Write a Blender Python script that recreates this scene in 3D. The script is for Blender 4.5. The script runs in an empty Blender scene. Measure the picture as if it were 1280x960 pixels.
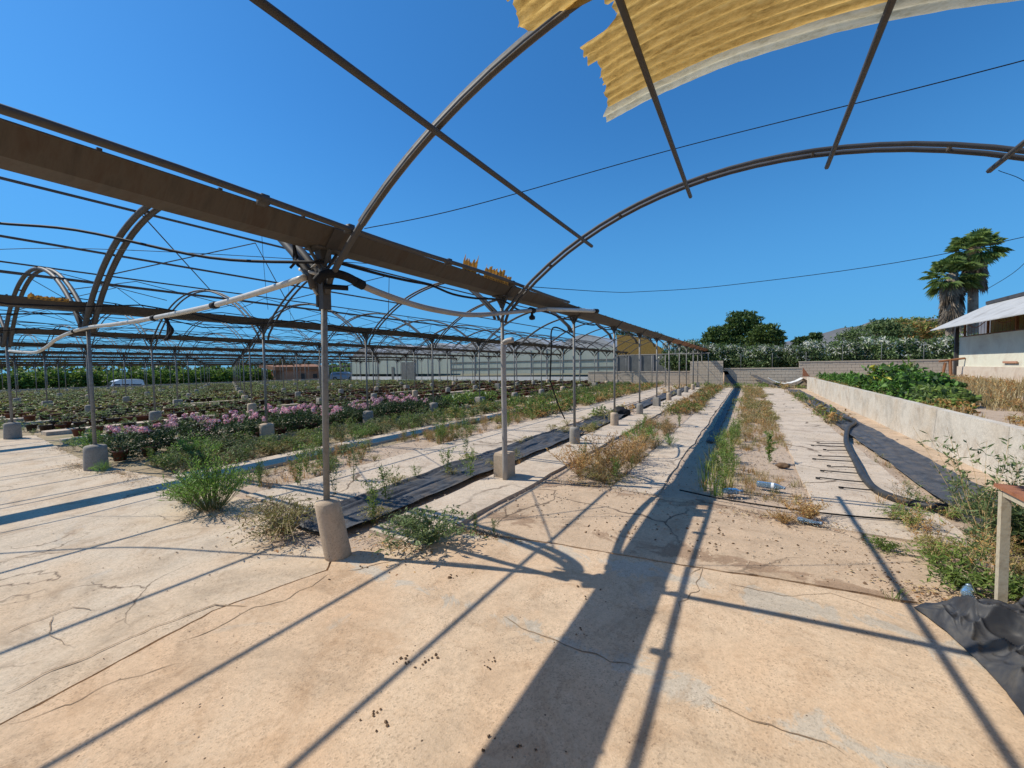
import bpy, bmesh, math, random
from mathutils import Vector, Matrix, noise
rnd = random.Random(7)
R = math.radians
SC = bpy.context.scene
COL = SC.collection

# ---------------------------------------------------------------- camera
cam_d = bpy.data.cameras.new('camera')
cam = bpy.data.objects.new('camera', cam_d)
COL.objects.link(cam)
cam_d.sensor_width = 36
cam_d.lens = 36 * 499.4 / 1280
cam_d.clip_start = 0.05
cam_d.clip_end = 6000
_p, _r, _y = 0.0438, -0.0143, 0.538
_fw = Vector((-math.sin(_y) * math.cos(_p), math.cos(_y) * math.cos(_p), -math.sin(_p)))
_rt = Vector((math.cos(_y), math.sin(_y), 0))
_up = _rt.cross(_fw)
_r2 = _rt * math.cos(_r) + _up * math.sin(_r)
_u2 = -_rt * math.sin(_r) + _up * math.cos(_r)
_m = Matrix((_r2, _u2, -_fw)).transposed().to_4x4()
_m.translation = Vector((0, 0, 1.6))
cam.matrix_world = _m
SC.camera = cam

# ---------------------------------------------------------------- sky, sun, exposure
SUN = Vector((-0.857, -0.30, 1.0)).normalized()          # towards the sun
W = bpy.data.worlds.new('World')
SC.world = W
W.use_nodes = True
wn, wl = W.node_tree.nodes, W.node_tree.links
bg = wn['Background']
sky = wn.new('ShaderNodeTexSky')
sky.sky_type = 'NISHITA'
sky.sun_disc = False
sky.sun_elevation = math.asin(SUN.z)
sky.sun_rotation = math.atan2(SUN.x, SUN.y)
sky.altitude = 50
sky.air_density = 1.0
sky.dust_density = 0.35
sky.ozone_density = 1.6
hs = wn.new('ShaderNodeHueSaturation')
hs.inputs['Saturation'].default_value = 1.18
wl.new(sky.outputs[0], hs.inputs['Color'])
# the clear deep blue of this sky down to the horizon: blend the model's pale horizon towards blue
tc = wn.new('ShaderNodeTexCoord'); sx = wn.new('ShaderNodeSeparateXYZ')
wl.new(tc.outputs['Generated'], sx.inputs[0])
rmp = wn.new('ShaderNodeValToRGB'); wl.new(sx.outputs['Z'], rmp.inputs[0])
rmp.color_ramp.interpolation = 'EASE'
rmp.color_ramp.elements[0].position = 0.0; rmp.color_ramp.elements[0].color = (0.8, 0.8, 0.8, 1)
rmp.color_ramp.elements[1].position = 0.55; rmp.color_ramp.elements[1].color = (0.15, 0.15, 0.15, 1)
mxs = wn.new('ShaderNodeMix'); mxs.data_type = 'RGBA'
tnt = wn.new('ShaderNodeMix'); tnt.data_type = 'RGBA'; tnt.blend_type = 'MULTIPLY'; tnt.inputs[0].default_value = 1.0
wl.new(hs.outputs[0], tnt.inputs[6]); tnt.inputs[7].default_value = (0.36, 0.88, 1.26, 1)
wl.new(rmp.outputs[0], mxs.inputs[0]); wl.new(tnt.outputs[2], mxs.inputs[6]); mxs.inputs[7].default_value = (0.85, 3.1, 6.2, 1)
wl.new(mxs.outputs[2], bg.inputs['Color'])
bg.inputs['Strength'].default_value = 0.11
sun_d = bpy.data.lights.new('sun', 'SUN')
sun_d.energy = 4.6
sun_d.angle = R(0.4)
sun_d.color = (1.0, 0.93, 0.81)
sun = bpy.data.objects.new('sun', sun_d)
COL.objects.link(sun)
sun.rotation_euler = SUN.to_track_quat('Z', 'Y').to_euler()
SC.view_settings.view_transform = 'Standard'
SC.view_settings.look = 'None'
SC.view_settings.exposure = 0.12
SC.view_settings.gamma = 1.0
SC.render.engine = 'CYCLES'
SC.cycles.max_bounces = 6
SC.cycles.transparent_max_bounces = 8

# ---------------------------------------------------------------- materials
MATS = {}
def _base(name, rough=0.8, metal=0.0, spec=0.3):
    m = bpy.data.materials.new(name)
    m.use_nodes = True
    n, l = m.node_tree.nodes, m.node_tree.links
    b = n['Principled BSDF']
    b.inputs['Roughness'].default_value = rough
    b.inputs['Metallic'].default_value = metal
    b.inputs['Specular IOR Level'].default_value = spec
    MATS[name] = m
    return m, n, l, b

def _coord(n, kind='Object'):
    return n.new('ShaderNodeTexCoord').outputs[kind]

def _noise(n, l, co, scale, detail=4, rough=0.6, dist=0.0):
    t = n.new('ShaderNodeTexNoise')
    t.inputs['Scale'].default_value = scale
    t.inputs['Detail'].default_value = detail
    t.inputs['Roughness'].default_value = rough
    t.inputs['Distortion'].default_value = dist
    l.new(co, t.inputs['Vector'])
    return t.outputs[0]

def _ramp(n, l, fac, stops):
    r = n.new('ShaderNodeValToRGB')
    e = r.color_ramp.elements
    while len(e) < len(stops):
        e.new(0.5)
    for k, (pos, c) in enumerate(stops):
        e[k].position = pos
        e[k].color = (c[0], c[1], c[2], 1) if isinstance(c, (tuple, list)) else (c, c, c, 1)
    l.new(fac, r.inputs[0])
    return r.outputs[0]

def _mix(n, l, fac, a, b, mode='MIX'):
    x = n.new('ShaderNodeMix')
    x.data_type = 'RGBA'
    x.blend_type = mode
    for sock, v in ((x.inputs[0], fac), (x.inputs[6], a), (x.inputs[7], b)):
        if isinstance(v, (int, float)):
            sock.default_value = v
        elif isinstance(v, tuple):
            sock.default_value = (v[0], v[1], v[2], 1)
        else:
            l.new(v, sock)
    return x.outputs[2]

def _bump(n, l, b, hgt, strength=0.4, dist=0.01):
    x = n.new('ShaderNodeBump')
    x.inputs['Strength'].default_value = strength
    x.inputs['Distance'].default_value = dist
    l.new(hgt, x.inputs['Height'])
    l.new(x.outputs[0], b.inputs['Normal'])

def noisy(name, c1, c2, c3=None, scale=3.0, rough=0.8, metal=0.0, bump=0.3, bscale=40, bdist=0.005, spec=0.3, kind='Object', dist=0.4):
    m, n, l, b = _base(name, rough, metal, spec)
    co = _coord(n, kind)
    if name == 'gutter_steel':               # stains run lengthwise with vertical drips
        mp = n.new('ShaderNodeMapping'); mp.inputs['Scale'].default_value = (.3, 1.6, .3); l.new(co, mp.inputs[0]); co = mp.outputs[0]
    f = _noise(n, l, co, scale, 6, 0.65, dist)
    stops = [(0.32, c1), (0.68, c2)] if c3 is None else [(0.28, c1), (0.5, c2), (0.72, c3)]
    col = _ramp(n, l, f, stops)
    l.new(col, b.inputs['Base Color'])
    if bump:
        _bump(n, l, b, _noise(n, l, co, bscale, 4, 0.7), bump, bdist)
    return m

def concrete(name, base, dark, pale, grey, joint=None, crack=0.0, cw=0.010):
    """weathered outdoor concrete: blotches, exposed aggregate, stains, hairline cracks"""
    m, n, l, b = _base(name, 0.92, 0, 0.2)
    co = _coord(n)
    big = _noise(n, l, co, 0.55, 5, 0.6, 0.6)
    col = _ramp(n, l, big, [(0.3, base), (0.5, pale), (0.66, base)])
    mid = _noise(n, l, co, 2.3, 7, 0.7, 0.8)
    col = _mix(n, l, _ramp(n, l, mid, [(0.52, 0.0), (0.72, 0.75)]), col, dark)
    gm = _noise(n, l, co, 1.1, 6, 0.7, 1.2)
    gfac = _ramp(n, l, gm, [(0.62, 0.0), (0.70, 0.55)])
    if joint is not None:                       # grey cement smears along the two pour joints
        sep = n.new('ShaderNodeSeparateXYZ')
        l.new(co, sep.inputs[0])
        tot = None
        for jy, w in joint:
            s = n.new('ShaderNodeMath'); s.operation = 'SUBTRACT'; l.new(sep.outputs['Y'], s.inputs[0]); s.inputs[1].default_value = jy
            a = n.new('ShaderNodeMath'); a.operation = 'ABSOLUTE'; l.new(s.outputs[0], a.inputs[0])
            d = n.new('ShaderNodeMath'); d.operation = 'DIVIDE'; l.new(a.outputs[0], d.inputs[0]); d.inputs[1].default_value = w
            o = n.new('ShaderNodeMath'); o.operation = 'SUBTRACT'; o.use_clamp = True; o.inputs[0].default_value = 1.0; l.new(d.outputs[0], o.inputs[1])
            if tot is None:
                tot = o.outputs[0]
            else:
                t = n.new('ShaderNodeMath'); t.operation = 'MAXIMUM'; l.new(tot, t.inputs[0]); l.new(o.outputs[0], t.inputs[1]); tot = t.outputs[0]
        jn = _noise(n, l, co, 2.6, 6, 0.7, 1.0)
        ad0 = n.new('ShaderNodeMath'); ad0.operation = 'MULTIPLY'; l.new(jn, ad0.inputs[0]); ad0.inputs[1].default_value = 1.0; ad = n.new('ShaderNodeMath'); ad.operation = 'MULTIPLY_ADD'; l.new(tot, ad.inputs[0]); ad.inputs[1].default_value = 0.28; l.new(ad0.outputs[0], ad.inputs[2])
        jf = _ramp(n, l, ad.outputs[0], [(0.70, 0.0), (0.76, 0.8)])
        g2 = n.new('ShaderNodeMath'); g2.operation = 'MAXIMUM'; l.new(gfac, g2.inputs[0]); l.new(jf, g2.inputs[1])
        gfac = g2.outputs[0]
    col = _mix(n, l, gfac, col, grey)
    # aggregate
    v = n.new('ShaderNodeTexVoronoi'); v.inputs['Scale'].default_value = 130
    l.new(co, v.inputs['Vector'])
    sp = _ramp(n, l, v.outputs['Color'], [(0.08, 0.62), (0.36, 0.99), (0.95, 1.14)])
    agn = _ramp(n, l, _noise(n, l, co, 3.4, 3, 0.6), [(0.35, 0.35), (0.65, 0.95)])
    col = _mix(n, l, agn, col, _mix(n, l, 1.0, col, sp, 'MULTIPLY'))
    fine = _noise(n, l, co, 26, 6, 0.8)
    col = _mix(n, l, 1.0, col, _ramp(n, l, fine, [(0.3, 0.84), (0.7, 1.10)]), 'MULTIPLY')
    st_ = _ramp(n, l, _noise(n, l, co, 4.7, 8, 0.75, 1.5), [(0.56, 0.0), (0.74, 0.6)])
    col = _mix(n, l, st_, col, tuple(c * .8 for c in dark))
    col = _mix(n, l, 1.0, col, _ramp(n, l, _noise(n, l, co, 0.85, 9, 0.72, 2.2), [(0.36, 0.80), (0.50, 1.0), (0.66, 1.07)]), 'MULTIPLY')
    # small dark specks
    v2 = n.new('ShaderNodeTexVoronoi'); v2.inputs['Scale'].default_value = 9; v2.inputs['Randomness'].default_value = 1
    l.new(co, v2.inputs['Vector'])
    spk = _ramp(n, l, v2.outputs['Distance'], [(0.035, 1.0), (0.055, 0.0)])
    col = _mix(n, l, spk, col, (0.11, 0.075, 0.05))
    if crack:
        ws = n.new('ShaderNodeVectorMath'); ws.operation = 'ADD'
        nt = n.new('ShaderNodeTexNoise'); nt.inputs['Scale'].default_value = 1.6; nt.inputs['Detail'].default_value = 6
        l.new(co, nt.inputs['Vector'])
        sc = n.new('ShaderNodeVectorMath'); sc.operation = 'SCALE'; sc.inputs['Scale'].default_value = 0.55
        l.new(nt.outputs['Color'], sc.inputs[0]); l.new(co, ws.inputs[0]); l.new(sc.outputs[0], ws.inputs[1])
        v3 = n.new('ShaderNodeTexVoronoi'); v3.feature = 'DISTANCE_TO_EDGE'; v3.inputs['Scale'].default_value = crack
        l.new(ws.outputs[0], v3.inputs['Vector'])
        cr = _ramp(n, l, v3.outputs['Distance'], [(cw * .5, 1.0), (cw * 1.3, 0.0)])
        cm = _ramp(n, l, _noise(n, l, co, 0.9, 2, 0.5), [(0.44, 0.0), (0.54, 0.9)])
        cf = n.new('ShaderNodeMath'); cf.operation = 'MULTIPLY'; l.new(cr, cf.inputs[0]); l.new(cm, cf.inputs[1])
        col = _mix(n, l, cf.outputs[0], col, (0.12, 0.085, 0.06))
    l.new(col, b.inputs['Base Color'])
    hm = _mix(n, l, 0.5, _noise(n, l, co, 60, 5, 0.8), v.outputs['Distance'])
    _bump(n, l, b, hm, 0.5, 0.0035)
    return m

def leafy(name, stops, trans=0.35, rough=0.55, spec=0.35):
    """foliage: each leaf (mesh island) takes its own tint; light passes through"""
    m, n, l, b = _base(name, rough, 0, spec)
    g = n.new('ShaderNodeNewGeometry')
    col = _ramp(n, l, g.outputs['Random Per Island'], stops)
    oi = n.new('ShaderNodeObjectInfo')
    hv = n.new('ShaderNodeHueSaturation')
    mr = n.new('ShaderNodeMapRange')
    mr.inputs['To Min'].default_value = 0.8; mr.inputs['To Max'].default_value = 1.2
    l.new(oi.outputs['Random'], mr.inputs['Value'])
    l.new(mr.outputs[0], hv.inputs['Value'])
    l.new(col, hv.inputs['Color'])
    l.new(hv.outputs[0], b.inputs['Base Color'])
    if trans:
        t = n.new('ShaderNodeBsdfTranslucent')
        l.new(hv.outputs[0], t.inputs['Color'])
        mx = n.new('ShaderNodeMixShader'); mx.inputs[0].default_value = trans
        l.new(b.outputs[0], mx.inputs[1]); l.new(t.outputs[0], mx.inputs[2])
        l.new(mx.outputs[0], n['Material Output'].inputs['Surface'])
    return m

CB = (0.53, 0.395, 0.275)
concrete('slab_near', (0.57, 0.39, 0.245), (0.41, 0.265, 0.155), (0.58, 0.44, 0.305), (0.47, 0.42, 0.345), joint=[(3.12, 0.42), (2.08, 0.22)], crack=0, cw=0.0032)
concrete('slab_mid', (0.55, 0.40, 0.27), (0.36, 0.24, 0.15), (0.50, 0.375, 0.26), (0.30, 0.20, 0.13), joint=[(3.62, 0.35), (4.95, 0.4)], crack=0.8)
concrete('slab_left', (0.54, 0.405, 0.275), (0.38, 0.27, 0.175), (0.56, 0.46, 0.345), (0.42, 0.38, 0.32), crack=0.5, cw=0.003)
concrete('path_concrete', (0.56, 0.45, 0.335), (0.38, 0.28, 0.20), (0.55, 0.455, 0.355), (0.46, 0.42, 0.36), crack=0.5)
concrete('wall_concrete', (0.52, 0.44, 0.34), (0.38, 0.30, 0.22), (0.58, 0.53, 0.45), (0.45, 0.43, 0.38))
concrete('footing_concrete', (0.46, 0.345, 0.235), (0.34, 0.245, 0.16), (0.50, 0.39, 0.28), (0.33, 0.30, 0.26))
concrete('footing_grey', (0.26, 0.235, 0.20), (0.18, 0.155, 0.13), (0.31, 0.28, 0.24), (0.24, 0.23, 0.21))
noisy('block_wall', (0.30, 0.24, 0.18), (0.52, 0.44, 0.34), (0.40, 0.33, 0.25), 2.2, 0.95, bump=0.5, bscale=30)
noisy('soil', (0.27, 0.19, 0.13), (0.47, 0.36, 0.265), (0.38, 0.28, 0.20), 1.8, 0.98, bump=0.9, bscale=22, bdist=0.02)
noisy('dirt_joint', (0.20, 0.14, 0.09), (0.36, 0.26, 0.17), None, 6, 0.98, bump=0.9, bscale=50, bdist=0.01)
noisy('field_ground', (0.20, 0.155, 0.09), (0.36, 0.28, 0.18), (0.24, 0.22, 0.11), 0.9, 0.98, bump=0.8, bscale=12, bdist=0.03)
noisy('far_ground', (0.11, 0.12, 0.055), (0.20, 0.17, 0.10), (0.08, 0.11, 0.04), 0.05, 0.98, bump=0)
noisy('galvanised', (0.16, 0.155, 0.145), (0.25, 0.24, 0.22), (0.12, 0.11, 0.10), 9, 0.6, 0.2, bump=0.15, bscale=60)
noisy('arch_steel', (0.045, 0.043, 0.043), (0.085, 0.08, 0.076), (0.065, 0.055, 0.047), 1.2, 0.6, 0.0, bump=0.03, bscale=50)
noisy('gutter_steel', (0.058, 0.049, 0.041), (0.095, 0.081, 0.066), (0.07, 0.045, 0.032), 7, 0.65, 0.25, bump=0.3, bscale=35)
noisy('gutter_dark', (0.045, 0.04, 0.037), (0.08, 0.07, 0.063), None, 5, 0.65, 0.1, bump=0.2, bscale=35)
noisy('rusty_steel', (0.16, 0.07, 0.035), (0.30, 0.14, 0.07), (0.22, 0.12, 0.08), 8, 0.85, 0.1, bump=0.5, bscale=60)
noisy('rust_table', (0.20, 0.07, 0.035), (0.33, 0.14, 0.075), (0.25, 0.10, 0.05), 6, 0.8, 0.05, bump=0.5, bscale=60)
noisy('pvc_white', (0.46, 0.43, 0.37), (0.58, 0.55, 0.49), (0.38, 0.33, 0.26), 4, 0.4, bump=0)
noisy('pvc_grey', (0.30, 0.27, 0.24), (0.40, 0.36, 0.32), None, 4, 0.45, bump=0)
noisy('rubber', (0.010, 0.010, 0.011), (0.026, 0.025, 0.025), None, 8, 0.7, bump=0.1, spec=0.15)
noisy('hose_black', (0.022, 0.022, 0.024), (0.06, 0.058, 0.055), None, 6, 0.5, bump=0.1, spec=0.3)
noisy('plastic_sheet', (0.028, 0.03, 0.034), (0.075, 0.076, 0.08), (0.15, 0.12, 0.09), 4.5, 0.55, bump=0.6, bscale=14, bdist=0.02, spec=0.25)
noisy('tarp_cloth', (0.014, 0.015, 0.018), (0.032, 0.034, 0.04), (0.085, 0.078, 0.068), 5, 0.62, bump=0.25, bscale=160, bdist=0.002, spec=0.5)
noisy('wood_post', (0.34, 0.29, 0.21), (0.46, 0.41, 0.31), (0.28, 0.22, 0.15), 12, 0.8, bump=0.4, bscale=50)
noisy('terracotta_pot', (0.085, 0.035, 0.024), (0.14, 0.055, 0.034), (0.07, 0.03, 0.022), 5, 0.7, bump=0)
noisy('dark_pot', (0.025, 0.018, 0.015), (0.05, 0.035, 0.03), None, 5, 0.6, bump=0)
noisy('cream_wall', (0.60, 0.58, 0.46), (0.68, 0.66, 0.54), (0.55, 0.50, 0.40), 0.9, 0.9, bump=0.15, bscale=30)
noisy('pink_render', (0.50, 0.40, 0.31), (0.58, 0.50, 0.41), (0.44, 0.34, 0.26), 1.6, 0.95, bump=0.3, bscale=20)
noisy('white_roof', (0.36, 0.355, 0.34), (0.46, 0.455, 0.44), (0.30, 0.285, 0.265), 1.5, 0.6, bump=0)
noisy('dark_trim', (0.035, 0.033, 0.035), (0.07, 0.065, 0.065), None, 3, 0.6, bump=0)
noisy('terracotta_wall', (0.36, 0.17, 0.10), (0.48, 0.26, 0.17), None, 1.2, 0.95, bump=0.2)
noisy('hill_scrub_hazed', (0.10, 0.105, 0.115), (0.15, 0.145, 0.15), (0.08, 0.095, 0.09), 0.018, 0.98, bump=0)  # bluish distance haze is mixed into the scrub colour
noisy('bark', (0.13, 0.10, 0.075), (0.24, 0.19, 0.14), (0.09, 0.07, 0.05), 6, 0.95, bump=0.8, bscale=20, bdist=0.03)
noisy('palm_bark', (0.20, 0.16, 0.12), (0.34, 0.28, 0.22), (0.14, 0.10, 0.075), 3.5, 0.95, bump=0.8, bscale=10, bdist=0.04)
noisy('car_white', (0.72, 0.72, 0.72), (0.78, 0.78, 0.78), None, 1, 0.25, bump=0, spec=0.5)
noisy('car_blue', (0.16, 0.22, 0.30), (0.20, 0.27, 0.36), None, 1, 0.3, 0.3, bump=0, spec=0.5)
noisy('car_glass', (0.02, 0.025, 0.03), (0.035, 0.04, 0.05), None, 1, 0.08, bump=0, spec=0.6)
noisy('grey_rail', (0.22, 0.215, 0.22), (0.30, 0.29, 0.29), None, 2, 0.8, bump=0)
noisy('white_sheet', (0.55, 0.54, 0.50), (0.66, 0.65, 0.62), None, 2, 0.6, bump=0.3)
noisy('clod', (0.10, 0.06, 0.035), (0.19, 0.12, 0.07), None, 30, 1.0, bump=0.7, bscale=80)
noisy('pebble', (0.30, 0.22, 0.15), (0.48, 0.38, 0.28), (0.20, 0.15, 0.11), 12, 0.95, bump=0.3)
noisy('label_white', (0.7, 0.72, 0.75), (0.76, 0.78, 0.8), None, 2, 0.5, bump=0)
noisy('netting', (0.11, 0.115, 0.11), (0.17, 0.175, 0.165), None, 1.5, 0.9, bump=0)

# clear blue plastic of the crushed bottles
m, n, l, b = _base('bottle_plastic', 0.12, 0, 0.5)
b.inputs['Base Color'].default_value = (0.30, 0.44, 0.58, 1)
b.inputs['Transmission Weight'].default_value = 0.75
b.inputs['IOR'].default_value = 1.2
_bump(n, l, b, _noise(n, l, _coord(n), 45, 2, 0.5), 0.5, 0.006)

# greenhouse film wall: milky grey-green sheets with streaks
m, n, l, b = _base('film_wall', 0.5, 0, 0.3)
co = _coord(n)
mp = n.new('ShaderNodeMapping'); mp.inputs['Scale'].default_value = (0.9, 1, 0.15); l.new(co, mp.inputs[0])
c = _ramp(n, l, _noise(n, l, mp.outputs[0], 1.2, 5, 0.6), [(0.3, (0.30, 0.34, 0.28)), (0.55, (0.40, 0.43, 0.36)), (0.75, (0.35, 0.37, 0.30))])
l.new(c, b.inputs['Base Color'])

# yellowed fibreglass: glows when the sun is behind it
def fibre(name, c1, c2, c3, tr, wave=True):
    m, n, l, b = _base(name, 0.55, 0, 0.3)
    co = _coord(n)
    mp = n.new('ShaderNodeMapping'); mp.inputs['Scale'].default_value = (0.5, 2.4, 1.0); l.new(co, mp.inputs[0])
    f = _noise(n, l, mp.outputs[0], 15, 9, 0.82, 0.3)
    col = _ramp(n, l, f, [(0.33, c1), (0.52, c2), (0.7, c3)])
    if wave:                                  # shading of the corrugation painted in as darker stripes
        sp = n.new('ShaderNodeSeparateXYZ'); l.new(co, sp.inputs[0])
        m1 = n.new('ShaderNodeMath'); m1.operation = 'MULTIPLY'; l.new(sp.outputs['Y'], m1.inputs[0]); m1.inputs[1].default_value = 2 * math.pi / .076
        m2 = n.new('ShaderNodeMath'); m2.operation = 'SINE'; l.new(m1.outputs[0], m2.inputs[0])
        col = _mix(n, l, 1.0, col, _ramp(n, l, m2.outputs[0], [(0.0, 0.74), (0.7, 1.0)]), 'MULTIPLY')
    l.new(col, b.inputs['Base Color'])
    t = n.new('ShaderNodeBsdfTranslucent'); l.new(col, t.inputs['Color'])
    mx = n.new('ShaderNodeMixShader'); mx.inputs[0].default_value = tr
    l.new(b.outputs[0], mx.inputs[1]); l.new(t.outputs[0], mx.inputs[2])
    l.new(mx.outputs[0], n['Material Output'].inputs['Surface'])
    _bump(n, l, b, _noise(n, l, mp.outputs[0], 45, 6, 0.8), 0.5, 0.006)
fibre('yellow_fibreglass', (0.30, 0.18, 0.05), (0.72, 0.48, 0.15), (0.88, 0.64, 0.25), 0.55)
fibre('pale_fibreglass', (0.36, 0.32, 0.20), (0.60, 0.57, 0.43), (0.70, 0.67, 0.54), 0.5, False)

leafy('leaf_weed', [(0.0, (0.09, 0.15, 0.03)), (0.5, (0.17, 0.26, 0.05)), (1.0, (0.28, 0.36, 0.08))])
leafy('leaf_feather', [(0.0, (0.11, 0.22, 0.035)), (0.5, (0.20, 0.36, 0.06)), (1.0, (0.32, 0.50, 0.10))], 0.45)
leafy('leaf_grey', [(0.0, (0.08, 0.12, 0.045)), (0.6, (0.15, 0.21, 0.075)), (1.0, (0.24, 0.30, 0.12))])
leafy('leaf_dry', [(0.0, (0.36, 0.15, 0.05)), (0.5, (0.54, 0.31, 0.10)), (1.0, (0.64, 0.47, 0.19))])
leafy('leaf_straw', [(0.0, (0.33, 0.24, 0.11)), (0.5, (0.46, 0.36, 0.18)), (1.0, (0.58, 0.48, 0.27))])
leafy('leaf_olive', [(0.0, (0.19, 0.16, 0.04)), (0.5, (0.30, 0.28, 0.08)), (1.0, (0.36, 0.33, 0.12))])
leafy('leaf_dark', [(0.0, (0.018, 0.04, 0.014)), (0.5, (0.035, 0.075, 0.022)), (1.0, (0.07, 0.13, 0.04))], 0.25)
leafy('leaf_pine', [(0.0, (0.045, 0.08, 0.018)), (0.5, (0.09, 0.145, 0.03)), (1.0, (0.13, 0.18, 0.045))], 0.25)
leafy('leaf_oleander', [(0.0, (0.08, 0.13, 0.04)), (0.5, (0.18, 0.27, 0.09)), (1.0, (0.34, 0.42, 0.19))], 0.4)
leafy('leaf_banana', [(0.0, (0.05, 0.12, 0.02)), (0.5, (0.11, 0.23, 0.035)), (1.0, (0.15, 0.29, 0.05))], 0.35)
leafy('leaf_citrus', [(0.0, (0.06, 0.12, 0.02)), (0.5, (0.13, 0.22, 0.03)), (1.0, (0.24, 0.34, 0.055))], 0.4)
leafy('leaf_palm', [(0.0, (0.08, 0.13, 0.03)), (0.5, (0.16, 0.24, 0.06)), (1.0, (0.27, 0.35, 0.12))], 0.35)
leafy('leaf_palm_dead', [(0.0, (0.13, 0.10, 0.075)), (0.5, (0.24, 0.19, 0.14)), (1.0, (0.34, 0.28, 0.21))], 0.2)
leafy('petal_white', [(0.0, (0.62, 0.62, 0.50)), (1.0, (0.80, 0.80, 0.72))], 0.3)
leafy('petal_pink', [(0.0, (0.62, 0.22, 0.32)), (0.5, (0.82, 0.45, 0.50)), (1.0, (0.90, 0.72, 0.70))], 0.3)
leafy('petal_yellow', [(0.0, (0.45, 0.40, 0.04)), (1.0, (0.66, 0.60, 0.08))], 0.3)
leafy('stem_dry', [(0.0, (0.28, 0.18, 0.08)), (1.0, (0.50, 0.38, 0.20))], 0)
leafy('stem_green', [(0.0, (0.10, 0.13, 0.04)), (1.0, (0.20, 0.22, 0.08))], 0)
leafy('seed_bract', [(0.0, (0.42, 0.26, 0.12)), (1.0, (0.55, 0.36, 0.18))], 0.2)

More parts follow.
